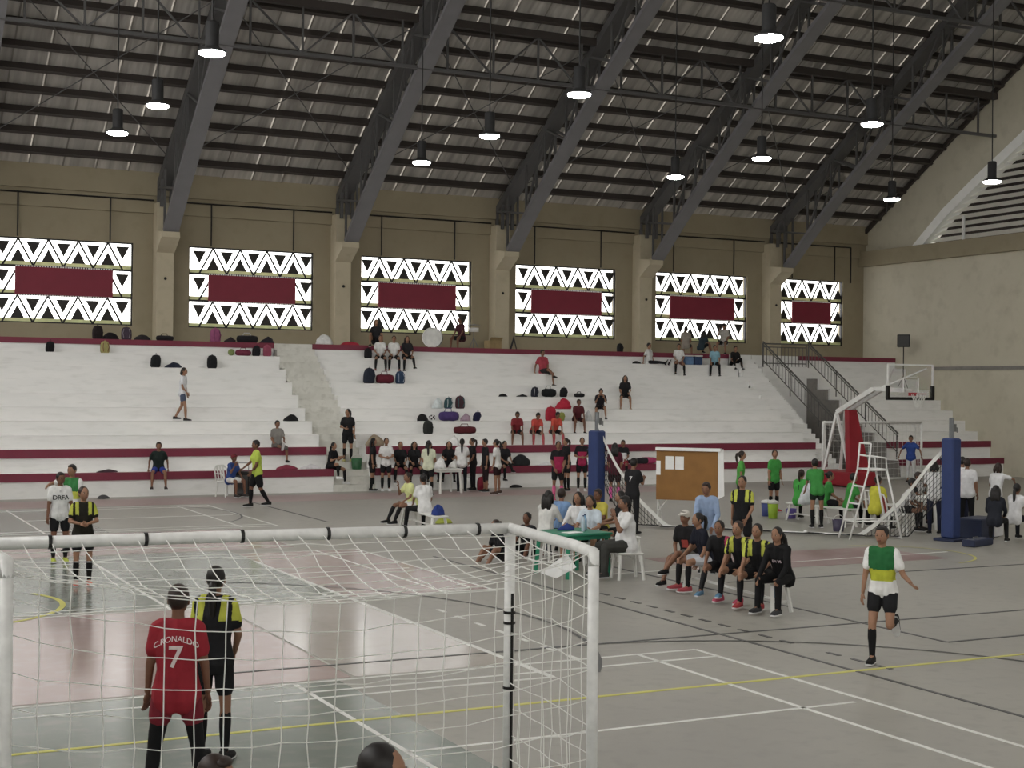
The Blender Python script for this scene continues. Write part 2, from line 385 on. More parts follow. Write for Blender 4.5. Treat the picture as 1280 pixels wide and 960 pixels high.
# conduit pipes across the wall above the windows
e = empty('conduit_run', (0, 47.83, 9.2)); tag(e, 'thin dark conduit pipe along the beige wall with drops to windows', 'pipe')
cx_ = [X0+.1] + [q for x in COLX for q in (x-.3, x+.3)] + [39.9]
for i in range(0, len(cx_), 2):
    if cx_[i+1] > cx_[i]: m = MB(); m.tube([(cx_[i], 0, 0), (cx_[i+1], 0, 0)], .028, 5); m.build('main_pipe', M_BLACK, e)
for a, b in WIN:
    for x in (a+(b-a)*.16, a+(b-a)*.82):
        m = MB(); m.tube([(x, 0, 0), (x, 0, -1.42)], .026, 5); m.build('drop_pipe', M_BLACK, e)
m = MB(); m.tube([(39.9, 0, 0), (39.9, 0, -1.5)], .03, 5); m.build('drop_pipe', M_BLACK, e)

# ---- end wall with louvred gable
ARC = [(44.95, 9.05), (43.25, 10.37), (41.54, 11.43), (40.31, 12.13), (39.14, 12.81), (37, 13.9), (34, 15.2), (30, 16.6), (25, 17.7), (20, 18.1)]
ARC = ARC + [(40-y, z) for y, z in ARC[-2::-1]]
m = MB(); m.box((XE, YN, 0), (XE+.3, YW+.3, 9.05))
n = len(ARC)
for i in range(n-1):
    (y0, z0), (y1, z1) = ARC[i], ARC[i+1]
    m.add([(XE, y0, z0), (XE, y1, z1), (XE, y1, roof_z(y1)+.3), (XE, y0, roof_z(y0)+.3)], [(0, 1, 2, 3)])
    m.add([(XE, y0, z0), (XE, y1, z1), (XE+.5, y1, z1), (XE+.5, y0, z0)], [(0, 1, 2, 3)])
for y0, y1 in ((YW+.3, 44.95), (-4.95, YN)):
    m.add([(XE, y0, 9), (XE, y1, 9), (XE, y1, roof_z(y1)+.3), (XE, y0, roof_z(y0)+.3)], [(0, 1, 2, 3)])
struct(m.build('wall_right', M_CREAM), 'cream end wall rising into a gable')
m = MB()
for i in range(n-1):
    (y0, z0), (y1, z1) = ARC[i], ARC[i+1]; d = V((0, y1-y0, z1-z0)).normalized(); nn = V((0, -d.z, d.y)); nn = nn if nn.z < 0 else -nn
    a0, a1 = V((XE-.12, y0, z0)), V((XE-.12, y1, z1)); q = nn*.38
    m.add([a0, a1, a1+q, a0+q, a0+V((.6,0,0)), a1+V((.6,0,0)), a1+q+V((.6,0,0)), a0+q+V((.6,0,0))], [(0,1,2,3),(3,2,6,7),(0,4,5,1),(4,7,6,5)])
struct(m.build('trim_2', mat('bright_white_trim', '#f2f2ee', .6, 0, .03, 3)), 'white arched surround of the louvred gable opening')
m = MB(); m.box((XE-.3, YN, 8.42), (XE+.1, YW, 9.05)); struct(m.build('beam_right', M_BEIGE), 'beige cross beam below the louvred gable')
m = MB(); m.box((XE-.05, YN, 4.0), (XE+.1, 43.65, 4.14)); struct(m.build('trim_3', M_PIT), 'grey moulding line along the end wall')
m = MB(); m.box((XE-.02, YN, 4.58), (XE+.1, 45.5, 4.63)); struct(m.build('trim_4', M_CREAM), 'thin cream moulding along the end wall')
e = struct(empty('louver_gable', (XE, 20, 9.05)), 'white horizontal louvre slats filling the arched gable opening')
def arc_y(z):
    for i in range(9):
        (y0, z0), (y1, z1) = ARC[i], ARC[i+1]
        if z0 <= z <= z1: return y0+(y1-y0)*(z-z0)/(z1-z0)
    return 20
M_SLAT = mat('cream_louver_paint', '#f1efe6', .6, 0, .05, 3)
z = 9.12
while z < 17.9:
    hw = arc_y(z)-20-.1
    m = MB(); m.prism([(.05, -hw, z-9.05), (.08, -hw, z-9.05), (.33, -hw, z-9.05+.2), (.3, -hw, z-9.05+.2)], (0, 2*hw, 0)); m.build('louver_slat', M_SLAT, e)
    z += .27
for y in (22.2, 17, 12, 7, 2):
    for s in (-1, 1):
        zt = max(0, min(8.5, [zz for yy, zz in [(abs(a-20), b) for a, b in ARC[:10]] if yy <= y+2.5][0]-9.4))
        m = MB(); m.box((-.02, s*y-.05, 0), (.06, s*y+.05, zt)); m.build('mullion', M_BLEACH, e)
m = MB(); m.box((.45, -26, -.1), (.5, 26, 9.2)); m.build('louver_backing', M_PURL, e)  # added dark sheet, stands in for the dim gaps between slats

# ---- the two walls behind and beside the camera, with their own window openings
m = MB(); m.box((X0, YN-.3, 0), (XE, YN, 4.0)); m.box((X0, YN-.3, 7.4), (XE, YN, 10.6))
for k in range(-2, 6):
    x = 10.95+6.235*k-.6; m.box((max(X0, x), YN-.3, 3.8), (min(XE, x+1.2), YN, 7.4))
struct(m.build('wall_front', M_BEIGE), 'beige long wall with open window bays')
m = MB(); m.box((X0-.3, YN, 0), (X0, YW+.3, 9.05))
for i in range(n-1):
    (y0, z0), (y1, z1) = ARC[i], ARC[i+1]
    m.add([(X0, y0, z0), (X0, y1, z1), (X0, y1, roof_z(y1)+.3), (X0, y0, roof_z(y0)+.3)], [(0, 1, 2, 3)])
for y0, y1 in ((YW+.3, 44.95), (-4.95, YN)):
    m.add([(X0, y0, 9), (X0, y1, 9), (X0, y1, roof_z(y1)+.3), (X0, y0, roof_z(y0)+.3)], [(0, 1, 2, 3)])
struct(m.build('wall_left', M_CREAM), 'cream end wall with an open arched gable')

# ---- roof sheeting
def roofmat():
    m = bpy.data.materials.new('corrugated_roof_sheet'); m.use_nodes = True; nt = m.node_tree; N = nt.nodes; L = nt.links; b = N['Principled BSDF']
    g = N.new('ShaderNodeNewGeometry'); mp = N.new('ShaderNodeMapping'); mp.inputs['Scale'].default_value = (2.2, .12, .12); L.new(g.outputs['Position'], mp.inputs[0])
    n = N.new('ShaderNodeTexNoise'); n.inputs['Scale'].default_value = 1.6; n.inputs['Detail'].default_value = 6; L.new(mp.outputs[0], n.inputs['Vector'])
    r = N.new('ShaderNodeValToRGB'); r.color_ramp.elements[0].position = .32; r.color_ramp.elements[1].position = .6
    r.color_ramp.elements[0].color = (*lin('#94908b'), 1); r.color_ramp.elements[1].color = (*lin('#bcb8b2'), 1)
    L.new(n.outputs['Fac'], r.inputs[0]); L.new(r.outputs[0], b.inputs['Base Color'])
    w = N.new('ShaderNodeTexWave'); w.inputs['Scale'].default_value = 1.6; w.bands_direction = 'X'; L.new(g.outputs['Position'], w.inputs['Vector'])
    bp = N.new('ShaderNodeBump'); bp.inputs['Strength'].default_value = .25; bp.inputs['Distance'].default_value = .03; L.new(w.outputs['Fac'], bp.inputs['Height']); L.new(bp.outputs[0], b.inputs['Normal'])
    b.inputs['Roughness'].default_value = .5; b.inputs['Specular IOR Level'].default_value = .35; return m
M_ROOF = roofmat(); M_SEAM = mat('dull_roof_lap', '#85817c', .9, 0, .1, 2, spec=.05)
ys = [48.4] + list(range(47, 29, -1)) + [28, 26, 24, 22, 20]; ys = ys + [40-y for y in ys[-2::-1]]
RO = struct(empty('roof', (0, 20, 25)), 'grey corrugated metal roof on dark purlins')
xs = [X0+i*1.04 for i in range(48)]
for x in xs:                                   # sheets lapped side by side
    if x > XE: break
    x1 = min(x+1.1, XE+.2); m = MB(); dz = .01*(int(x*10) % 2)
    for i in range(len(ys)-1):
        a, b = ys[i], ys[i+1]; za, zb = roof_z(a)+.3-25+dz, roof_z(b)+.3-25+dz
        m.add([(x, a-20, za), (x1, a-20, za), (x1, b-20, zb), (x, b-20, zb)], [(0, 1, 2, 3)])
        m.add([(x+.04, a-20, za-.025), (x+.09, a-20, za-.025), (x+.09, b-20, zb-.025), (x+.04, b-20, zb-.025)], [(0, 1, 2, 3)], 1)
    m.build('roof_sheet', [M_ROOF, M_SEAM], RO)
y = 47.0; pur = None
while y > -6.5:
    yy = y-20; zz = roof_z(y)+.12-25
    if pur is None:
        m = MB(); m.box((X0, -.06, -.12), (XE, .06, .12)); pur = m.build('purlin', M_PURL, RO); pur.location = (0, yy, zz); pur.rotation_euler = (math.atan(-.64) if y > 20 else math.atan(.64), 0, 0)
    else:
        o = inst(pur, RO, (0, yy, zz)); o.rotation_euler = (math.atan(-.64) if y > 20 else math.atan(.64), 0, 0)
    y -= .755
m = MB()
for i in range(len(ys)-1): m.beam((XE-.1, ys[i], roof_z(ys[i])+.1), (XE-.1, ys[i+1], roof_z(ys[i+1])+.1), .12, .16)
struct(m.build('trim_5', M_PURL), 'dark flashing where the roof meets the end wall')
# ---- main trusses
def gap(y):
    t = abs(y-20)
    return 1.55 + (.65 if t > 26.8 else max(0, (t-20)/6.8)**1.6*.65)
def truss(X):
    e = struct(empty('roof_truss', (X, 46.7, 8.2)), 'dark grey steel box truss climbing with the roof'); o = V((X, 46.7, 8.2))
    yb = [46.85, 45.4, 44, 42.5, 41, 39.5, 38, 36.5, 35, 33, 31, 29, 27, 25, 22.5, 20]
    yb = yb + [40-y for y in yb[-2::-1]]
    B = [V((X, y, roof_z(y)-gap(y))) for y in yb]; B[0].z = B[-1].z = 8.12
    T = [V((X, y, roof_z(y)-.14)) for y in [47.8]+yb[1:-1]+[-7.8]]
    m = MB()
    for i in range(len(B)-1): m.beam(B[i]-o, B[i+1]-o, .5, .14)
    m.build('bottom_chord', M_STEEL, e)
    m = MB()
    for i in range(len(T)-1): m.beam(T[i]-o, T[i+1]-o, .5, .26)
    m.build('top_chord', M_STEELD, e)
    for s in (-.2, .2):
        dx = V((s, 0, 0))
        for j, (y, zb) in enumerate(((47.75, 8.95), (47.3, 8.95))):
            for yy in (y, 40-y):
                m = MB(); m.beam(V((X+s, yy, zb))-o, V((X+s, yy, roof_z(yy)-.2))-o, .1, .1); m.build('end_post', M_STEELD, e)
        for i in range(len(B)):
            m = MB(); m.beam(B[i]+dx-o, V((X+s, B[i].y, T[i].z if 0 < i < len(B)-1 else roof_z(B[i].y)-.2))-o, .07, .07); m.build('web_post', M_STEELD, e)
            if i < len(B)-1:
                m = MB(); m.beam((B[i] if i % 2 else T[i])+dx-o, (T[i+1] if i % 2 else B[i+1])+dx-o, .07, .07); m.build('web_diagonal', M_STEELD, e)
    return e
for k in range(-2, 5): truss(10.95+6.235*k)
# ---- lengthwise bracing trusses between the main trusses
for Y in (40.5, 36.3, 31.5):
    e = struct(empty('bracing_truss', (0, Y, roof_z(Y)-1.6)), 'lengthwise lattice bracing girder hung below the purlins')
    m = MB(); m.box((X0, -.06, -.05), (XE-.05, .06, .05)); m.build('bottom_rail', M_STEELD, e)
    m = MB(); m.box((X0, -.1, 1.38), (XE-.05, .1, 1.62)); m.build('top_girder', M_PURL, e)
    for k in range(-3, 5):
        xa = 10.95+6.235*k
        for i in range(4):
            x = xa+.75+i*1.58
            if x < X0 or x > XE-.2: continue
            m = MB(); m.beam((x, 0, 0), (x, 0, 1.45), .06, .06); m.build('web_post', M_STEELD, e)
            x2 = x+1.58*(1 if i in (0, 2) else -1) if i != 3 else x+.8
            if i in (0, 1, 2):
                xt = x if i != 1 else x
                pa, pb = ((x, 0, 1.42), (x+1.58, 0, 0)) if i in (0,) else (((x, 0, 0), (x+1.58, 0, 1.42)) if i == 1 else ((x, 0, 1.42), (x+1.4, 0, 0)))
                if pb[0] < XE-.1:
                    m = MB(); m.beam(pa, pb, .055, .055); m.build('web_diagonal', M_STEELD, e)
# crossed tie rods under the sheeting
for k in range(-2, 5):
    xa = 10.95+6.235*k+.3; xb = min(xa+5.7, XE-.1)
    for (p, q) in (((xa, 46.5), (xb, 40.8)), ((xb, 46.5), (xa, 40.8))):
        m = MB(); P = V((p[0], p[1], roof_z(p[1])-.1)); Q = V((q[0], q[1], roof_z(q[1])-.1)); m.tube([(0, 0, 0), Q-P], .018, 5); o = m.build('tie_rod', M_STEELD, loc=P); struct(o, 'thin diagonal tie rod under the roof sheeting')
# ---- high bay lamps (rows go on over the hall)
M_LAMP = mat('lamp_lens', '#fffdf6', .4, 0, .01, 3, emit=75)
M_HOUS = mat('dark_lamp_housing', '#3a3a3b', .5, .3, .1, 8)
LAMPS = [(265, 66, 0), (197, 132, 1), (147, 166, 2), (724, 118, 3), (612, 170, 4), (527, 203, 5), (961, 47, 6), (844, 221, 7), (1090, 155, 8), (952, 198, 9), (1115, 249, 10), (1240, 227, 11)]
lp0 = None
pts = [flo(x, y, 9.65) for x, y, i in LAMPS]
for X in (7.5, 16, 24.2, 33): 
    for Y in (22, 16, 10, 4):
        if not (X == 16 and Y == 22): pts.append(V((X, Y, 9.65)))
LAB = {0: 'lit high bay lamp hanging in front of the dark truss by the bag-heap window'}
for i, p in enumerate(pts):
    e = empty('high_bay_lamp', p); tag(e, 'lit round high bay lamp hanging on a cord from the roof', 'lamp', 'hanging high bay lamps')
    zc = roof_z(p.y)-p.z
    m = MB(); m.tube([(0, 0, .62), (0, 0, zc)], .018, 5); m.build('cord', M_BLACK, e)
    if lp0 is None:
        m = MB(); m.lathe([(.11, .62), (.135, .59), (.135, .14), (.16, .1), (.27, .045), (.28, .005), (.262, .004), (.1, .02)], seg=20); a = m.build('housing', M_HOUS, e, True)
        m = MB(); m.lathe([(.1, .01), (.262, .004), (.255, -.03), (.19, -.055), (.09, -.068), (.01, -.07)], seg=20); b = m.build('lens', M_LAMP, e); lp0 = (a, b)
    else:
        for q in lp0: inst(q, e)
# ================================================================== OBJECTS
def face_rot(p, phi):
    """z rotation that turns local +Y towards the camera (phi 0), image right (90), away (180), image left (-90)"""
    v = V((p[0], p[1])).normalized(); c = -v; r = V((v.y, -v.x)); a = math.radians(phi)
    d = c*math.cos(a) + r*math.sin(a); return math.atan2(d.y, d.x)-math.pi/2
M_NETW = mat('white_net_cord', '#dededa', .7, 0, .05, 20)
M_NETB = mat('black_net_cord', '#2b2b2b', .7, 0, .05, 20)
M_WPIPE = mat('scuffed_white_pipe', '#dcdcda', .35, 0, .1, 12)
def strands(m, grid, r, seg=4):
    n, k = len(grid), len(grid[0])
    for row in grid: m.tube(row, r, seg, cap=False)
    for j in range(k): m.tube([grid[i][j] for i in range(n)], r, seg, cap=False)
def goal(name, FR, FL_, RR, RL, pr, label, cell, nr, sag, straps=True, loc=None):
    loc = V(((FR.x+FL_.x)/2, (FR.y+FL_.y)/2, 0)); e = empty(name, loc); tag(e, label, 'goal')
    FR, FL_, RR, RL = FR-loc, FL_-loc, RR-loc, RL-loc
    def g(p): return V((p.x, p.y, 0))
    m = MB(); m.tube([FL_, FR], pr, 10); cb = m.build('crossbar', M_WPIPE, e, True)
    for p in (FR, FL_):
        m = MB(); m.tube([g(p), p], pr, 10); m.ell(p, (pr*1.02,)*3); m.build('front_post', M_WPIPE, e, True)
    for p in (RR, RL):
        m = MB(); m.tube([g(p), p], pr*.9, 10); m.build('rear_post', M_WPIPE, e, True)
    for p, q in ((FR, RR), (FL_, RL)):
        m = MB(); d = (q-p); m.tube([p, p+d*.8, q-V((0,0,.015)), q-V((0,0,.1))], pr*.95, 10); m.build('top_side_bar', M_WPIPE, e, True)
        m = MB(); m.tube([g(p)+V((0,0,pr)), g(q)+V((0,0,pr))], pr*.9, 10); m.build('base_side_bar', M_WPIPE, e, True)
    m = MB(); m.tube([g(RL)+V((0,0,pr)), g(RR)+V((0,0,pr))], pr*.9, 10); m.build('base_rear_bar', M_WPIPE, e, True)
    # net: roof sagging from the crossbar, then down the back; two side panels
    rnd = random.Random(3); nu = int((FR-FL_).length/cell); nt = int((FR-RR).length/cell); nz = int(FR.z/cell)
    def jit(s=.012): return V((rnd.uniform(-s, s), rnd.uniform(-s, s), rnd.uniform(-s, s)))
    m = MB(); grid = []
    for j in range(nt+nz+1):
        row = []
        for i in range(nu+1):
            u = i/nu; s = sag*math.sin(math.pi*u)**.7
            if j <= nt:
                t = j/nt; p = (FL_.lerp(FR, u)).lerp(RL.lerp(RR, u), t); p.z -= s*t**1.3 + .1*math.sin(math.pi*t)
            else:
                t = (j-nt)/nz; a = RL.lerp(RR, u); b = g(a); a.z -= s; p = a.lerp(b, t); p += (FR-RR).normalized()*(.25*s*math.sin(math.pi*t))
            row.append(p + (jit() if 0 < j < nt+nz and 0 < i < nu else V((0,0,0))))
        grid.append(row)
    strands(m, grid, nr)
    for p, q in ((FR, RR), (FL_, RL)):
        gr = []
        for j in range(nz+1):
            gr.append([p.lerp(q, i/nt).lerp(g(p).lerp(g(q), i/nt), j/nz) + jit(.015) + V((.03*math.sin(math.pi*i/nt), 0, 0)) for i in range(nt+1)])
        strands(m, gr, nr)
    m.build('net', M_NETW, e)
    if straps:
        d = (FR-FL_)
        for u in (.14, .3, .47, .63, .78, .93):
            m = MB(); c = FL_+d*u; t = d.normalized(); m.tube([c-t*.012, c+t*.012], pr*1.15, 10); m.build('strap', M_BLACK, cb)
        m = MB(); m.tube([g(FR)+V((.0,-pr*1.1,.1)), FR+V((0,-pr*1.1,-.5))], .012, 5)
        for z in (1.25, 1.33, .75): m.tube([V((FR.x, FR.y, z-.01)), V((FR.x, FR.y, z+.01))], pr*1.12, 10)
        m.build('black_tie_cord', M_BLACK, e)
    return e
goal('futsal_goal', V((4.97, 9.93, 1.98)), V((1.0, 10.05, 1.995)), V((4.80, 8.34, 1.98)), V((1.08, 8.45, 2.07)), .042, 'large white futsal goal with sagging net around the player in red', .185, .0038, .3)
a = flo(1152, 528, 2.05); b = flo(1029, 528, 2.05); dv = V((a.x, a.y, 0)).normalized()*1.0
goal('futsal_goal', a, b, a+dv+V((-.3, 0, 0)), b+dv, .045, 'far white goal frame standing before the red padded hoop base', .2, .006, .1, False)
# paper caught in the side net
q = [wx(675, 716, 4.90), wx(708, 692, 4.90), wx(720, 709, 4.90), wx(695, 723, 4.90)]
M_PAPER = mat('white_paper', '#e9e9e8', .7, 0, .03, 10)
m = MB(); c = sum(q, V((0,0,0)))/4; m.prism([p-c for p in q], (.004, 0, 0)); o = m.build('paper_sheet', M_PAPER, loc=c); tag(o, 'crumpled white paper sheet caught in the goal side net', 'paper')

# ---- volleyball posts, net, weight box
M_BLUE = mat('blue_vinyl_pad', '#2a3a68', .5, 0, .08, 5)
M_NAVY = mat('navy_vinyl_pad', '#232b45', .5, 0, .08, 5)
M_GALV = mat('galvanised_pole', '#77797b', .4, .6, .08, 8)
def vpost(p, label, rz):
    e = empty('volleyball_post', p, rz); tag(e, label, 'post')
    m = MB(); m.tube([(0,0,.02), (0,0,2.56)], .05, 12); m.build('pole', M_GALV, e, True)
    m = MB(); m.cbox((0,0,1.1), (.3,.3,2.08), bev=.03); pd = m.build('pad', M_BLUE, e)
    m = MB()
    for z in (.5, 1.1, 1.7): m.box((-.155, .13, z-.02), (.155, .156, z+.02))
    m.build('pad_strap', M_NAVY, pd)
    m = MB(); m.cbox((0,0,.03), (.5,.5,.06), bev=.01); m.build('base_plate', M_NAVY, e)
    m = MB(); m.cbox((.06,0,2.35), (.12,.08,.16)); m.tube([(.12,0,2.35),(.2,0,2.35),(.2,0,2.25)], .012); m.build('winch', M_GALV, e)
    return e
PL = flo(745, 655); PR = flo(1188, 676)
vpost(PL, 'blue padded volleyball post behind the green table', .3); vpost(PR, 'blue padded volleyball post beside the navy weight box', .2)
d = PR-PL
def netpt(x, y):            # on the vertical plane through both posts
    v = ray(x, y); nrm = V((-d.y, d.x, 0)); t = nrm.dot(PL-EYE)/nrm.dot(v); return EYE+v*t
top = [PL+V((0,0,2.42)), netpt(760, 560), netpt(778, 590), netpt(800, 622), netpt(825, 648), netpt(860, 672), netpt(910, 690), netpt(970, 696), netpt(1020, 690), netpt(1060, 676), netpt(1095, 652), netpt(1130, 620), netpt(1160, 580), PR+V((0,0,2.1))]
def resamp(P, n):
    L = [0]
    for i in range(1, len(P)): L.append(L[-1]+(P[i]-P[i-1]).length)
    out = []
    for k in range(n+1):
        s = L[-1]*k/n
        for i in range(1, len(P)):
            if s <= L[i]+1e-6: out.append(P[i-1].lerp(P[i], (s-L[i-1])/max(1e-6, L[i]-L[i-1]))); break
    return out
T = resamp(top, 96)
for p in T: p.z = max(p.z, .05)
out = V((d.y, -d.x, 0)).normalized(); out = out if out.dot(EYE-PL) > 0 else -out
grid = []; rows = 9; rnd = random.Random(5)
for j in range(rows+1):
    t = j/rows; row = []
    for i, p in enumerate(T):
        u = i/96; z = p.z-1.0*t*min(1, 1.15-.0*u); ex = 0
        lo = .012+.004*j
        if z < lo: ex = (lo-z)*.35*(1 if (i % 9) < 5 else .5); z = lo
        row.append(V((p.x, p.y, z)) + out*(ex+.03*math.sin(i*.7+j*.2)) )
    grid.append(row)
e = empty('volleyball_net', V((PL.x, PL.y, 0))); tag(e, 'slack black volleyball net sagging to the floor between blue posts', 'net'); o0 = V((PL.x, PL.y, 0))
m = MB(); strands(m, [[p-o0 for p in r] for r in grid[1:]], .0055, 4); m.build('mesh', M_NETB, e)
m = MB()
for i in range(96): m.add([grid[0][i]-o0, grid[0][i+1]-o0, grid[1][i+1]-o0, grid[1][i]-o0, grid[0][i]-o0+out*.006, grid[0][i+1]-o0+out*.006, grid[1][i+1]-o0+out*.006, grid[1][i]-o0+out*.006], [(0,1,2,3),(7,6,5,4),(0,4,5,1),(3,2,6,7)])
m.build('top_tape', M_NETW, e)
m = MB(); m.tube([p-o0 for p in grid[-1]], .012, 5); m.build('bottom_cord', M_NETB, e)
p = flo(1240, 672); e = empty('weight_box', p, .35); tag(e, 'navy padded weight box with white end, used as a seat', 'box')
m = MB(); m.cbox((-.1,.25,.21), (.95,.55,.42), bev=.02); m.build('body', M_NAVY, e)
m = MB(); m.cbox((.25,-.035,.21), (.42,.02,.38)); m.build('white_panel', mat('white_vinyl', '#d6d6d8', .5), e)
p = flo(1222, 682); e = empty('post_base_weight', p, .35); tag(e, 'low navy floor weight tied to the volleyball post', 'weight')
m = MB(); m.cbox((0,0,.07), (.85,.28,.14), bev=.02); m.build('body', M_NAVY, e)
m = MB(); m.tube([(-.2,0,.14),(-.2,0,.18),(.0,0,.18),(.0,0,.14)], .012); m.build('handle', M_GALV, e)

# ---- umpire stand
p = flo(1078, 673); e = empty('umpire_stand', p, face_rot(p, -62)); tag(e, 'tall white tubular umpire ladder stand beside the sagging net', 'ladder')
w = .24
for s in (-w, w):
    m = MB(); m.tube([(s, .42, 0), (s, 0, 1.45), (s, -.05, 2.0)], .02, 8); m.build('front_rail', M_WHITE, e, True)
    m = MB(); m.tube([(s*1.2, -.75, 0), (s, -.42, 1.45)], .022, 8); m.build('rear_leg', M_WHITE, e, True)
    m = MB(); m.tube([(s, .32, .38), (s*1.1, -.66, .38)], .018, 8); m.build('side_brace', M_WHITE, e, True)
    m = MB(); m.tube([(s, 0, 1.45), (s, -.44, 1.45)], .02, 8); m.tube([(s, -.02, 1.75), (s, -.4, 1.7), (s, -.42, 1.45)], .018, 8); m.build('arm_rail', M_WHITE, e, True)
for i in range(4):
    z = .38+i*.36; y = .42-.42*z/1.45; m = MB(); m.tube([(-w, y, z), (w, y, z)], .02, 8); m.build('rung', M_WHITE, e, True)
m = MB(); m.cbox((0,-.22,1.46), (.44,.42,.03)); m.build('seat', M_WHITE, e)
m = MB(); m.tube([(-w,-.05,2.0),(w,-.05,2.0)], .018, 8); m.build('top_bar', M_WHITE, e)
m = MB(); m.tube([(-w*1.2,-.75,.03),(w*1.2,-.75,.03)], .02, 8); m.build('rear_bar', M_WHITE, e)

# ---- portable basketball hoop
M_CRIM = mat('crimson_hoop_pad', '#8e1f2b', .5, 0, .1, 3)
M_ACR = glassmat(); M_ACR.name = 'acrylic_backboard'; M_ACR.node_tree.nodes['Mix Shader'].inputs[0].default_value = .14
bc = EYE + ray(1138, 476)*44.6; rz = face_rot(bc, 42)
n = V((math.cos(rz+math.pi/2), math.sin(rz+math.pi/2), 0)); base = V((bc.x, bc.y, 0))
e = empty('basketball_hoop', base, rz); tag(e, 'portable basketball hoop with clear backboard and crimson padded base', 'hoop')
m = MB(); m.cbox((0,0,3.43), (1.8,.03,1.05)); bd = m.build('backboard', M_ACR, e)
m = MB()
for a, b in (((-.9,0,2.9),(-.9,0,3.95)), ((.9,0,2.9),(.9,0,3.95)), ((-.9,0,3.95),(.9,0,3.95)), ((-.9,0,2.9),(.9,0,2.9))): m.beam(a, b, .05, .05)
for a, b in (((-.3,.02,3.1),(-.3,.02,3.55)), ((.3,.02,3.1),(.3,.02,3.55)), ((-.3,.02,3.55),(.3,.02,3.55))): m.beam(a, b, .02, .05, (0,1,0))
m.build('white_frame', M_WHITE, bd)
m = MB(); m.cbox((0,0,2.9), (1.88,.1,.09)); m.cbox((-.9,0,3.1), (.09,.1,.4)); m.cbox((.9,0,3.1), (.09,.1,.4)); m.build('black_edge_pad', M_BLACK, bd)
M_RIM = mat('orange_red_rim', '#a5303a', .5)
m = MB(); m.tube([(.225*math.cos(t*.3142), .38+.225*math.sin(t*.3142), 3.05) for t in range(21)], .014, 6); m.cbox((0,.1,3.04), (.2,.16,.1)); rim = m.build('rim', M_RIM, e)
m = MB()
for i in range(12):
    a = i*.5236; b = a+.26; c = a-.26
    for q_ in (b, c): m.tube([(.225*math.cos(a), .38+.225*math.sin(a), 3.04), (.15*math.cos(q_), .38+.15*math.sin(q_), 2.82), (.11*math.cos(a), .38+.11*math.sin(a), 2.62)], .006, 4)
m.build('hoop_net', M_NETW, rim)
m = MB()
for s in (-.16, .16): m.beam((s,-3.3,2.42), (s,-1.5,3.2), .1, .16); m.beam((s,-1.5,3.2), (s,-.06,3.15), .08, .12)
m.build('lower_arm', M_WHITE, e)
m = MB(); m.beam((-.1,-2.9,2.75), (-.25,-1.4,3.3), .06, .08); m.beam((-.25,-1.4,3.3), (.6,-.05,3.85), .04, .04); m.beam((-.25,-1.4,3.3), (-.7,-.05,3.85), .04, .04); m.build('upper_arm', M_WHITE, e)
for s in (-.35, .35):
    m = MB(); m.beam((s*.5,-3.3,2.42), (s,-3.75,.4), .08, .08); m.beam((s*.5,-3.3,2.42), (s,-2.4,.4), .08, .08); m.build('tower_leg', M_WHITE, e)
m = MB(); m.prism([(-.42,-2.3,.4),(.42,-2.3,.4),(.16,-2.7,2.5),(-.16,-2.7,2.5)], (0,-.22,0)); m.build('tower_pad', M_CRIM, e)
m = MB(); m.cbox((0,-3.1,.26), (1.1,1.9,.46), bev=.04); m.build('base_pad', M_CRIM, e)
for sx in (-.4, .4):
    for sy in (-3.8, -2.4):
        m = MB(); m.lathe([(.06,-.03),(.06,.03)], (sx,sy,.06), 10, 0, Matrix.Rotation(math.pi/2,3,'Y')); m.build('wheel', M_BLACK, e)

# ---- loudspeaker on a stand on the end block
p = V((wx(1129, 490, 37.7).x, YK[6]+.35, HK[6])); p.x = wy(1129, 480, p.y).x
e = empty('speaker_stand', p); tag(e, 'thin black tripod stand under the square loudspeaker', 'stand')
m = MB(); m.tube([(0,0,.3),(0,0,1.72)], .02, 8); m.build('pole', M_BLACK, e)
for k in range(3):
    a = k*2.094; m = MB(); m.tube([(0,0,.55),(.26*math.cos(a),.26*math.sin(a),.015)], .013, 6); m.build('leg', M_BLACK, e)
e = empty('loudspeaker', p+V((0,0,1.72)), face_rot(p, 0)); tag(e, 'square dark grey loudspeaker on a thin stand', 'speaker')
m = MB(); m.cbox((0,0,.24), (.5,.32,.5), bev=.02); m.build('cabinet', M_BLACK, e)
m = MB(); m.cbox((0,.165,.24), (.42,.012,.42)); m.build('grille', mat('speaker_grille', '#4a4a4a', .7, .2, .2, 60), e)

# ---- notice board
p = flo(858, 657); e = empty('notice_board', p, face_rot(p, -12)); tag(e, 'plywood notice board on a stand with white cloth over its edge', 'board')
M_PLY = mat('brown_plywood', '#8a6231', .6, 0, .12, 3)
m = MB(); m.cbox((0,0,1.15), (1.42,.03,1.15)); bd = m.build('panel', M_PLY, e)
m = MB()
for x in (.05, .28): m.cbox((x+.12,.018,1.42), (.2,.004,.3))
m.cbox((.66,.018,1.3), (.1,.004,.32)); m.build('notice_paper', M_PAPER, bd)
m = MB(); m.cbox((-.03,.02,1.735), (1.5,.12,.07)); m.cbox((-.77,-.06,1.25), (.1,.1,1.0)); m.prism([(-.72,.03,1.7),(-.84,.02,1.72),(-.86,.01,.7),(-.72,.02,.62)], (0,-.02,0)); m.build('white_cloth', M_PAPER, e)
for x in (-.68, .68):
    m = MB(); m.tube([(x,-.04,0),(x,-.04,1.72)], .018, 6); m.build('upright', M_WHITE, e)
    m = MB(); m.tube([(x,-.04,.62),(x,-.55,.01)], .014, 6); m.tube([(x,-.04,.3),(x-.25 if x > 0 else x+.25,-.04,.62)], .012, 6); m.build('brace', M_WHITE, e)

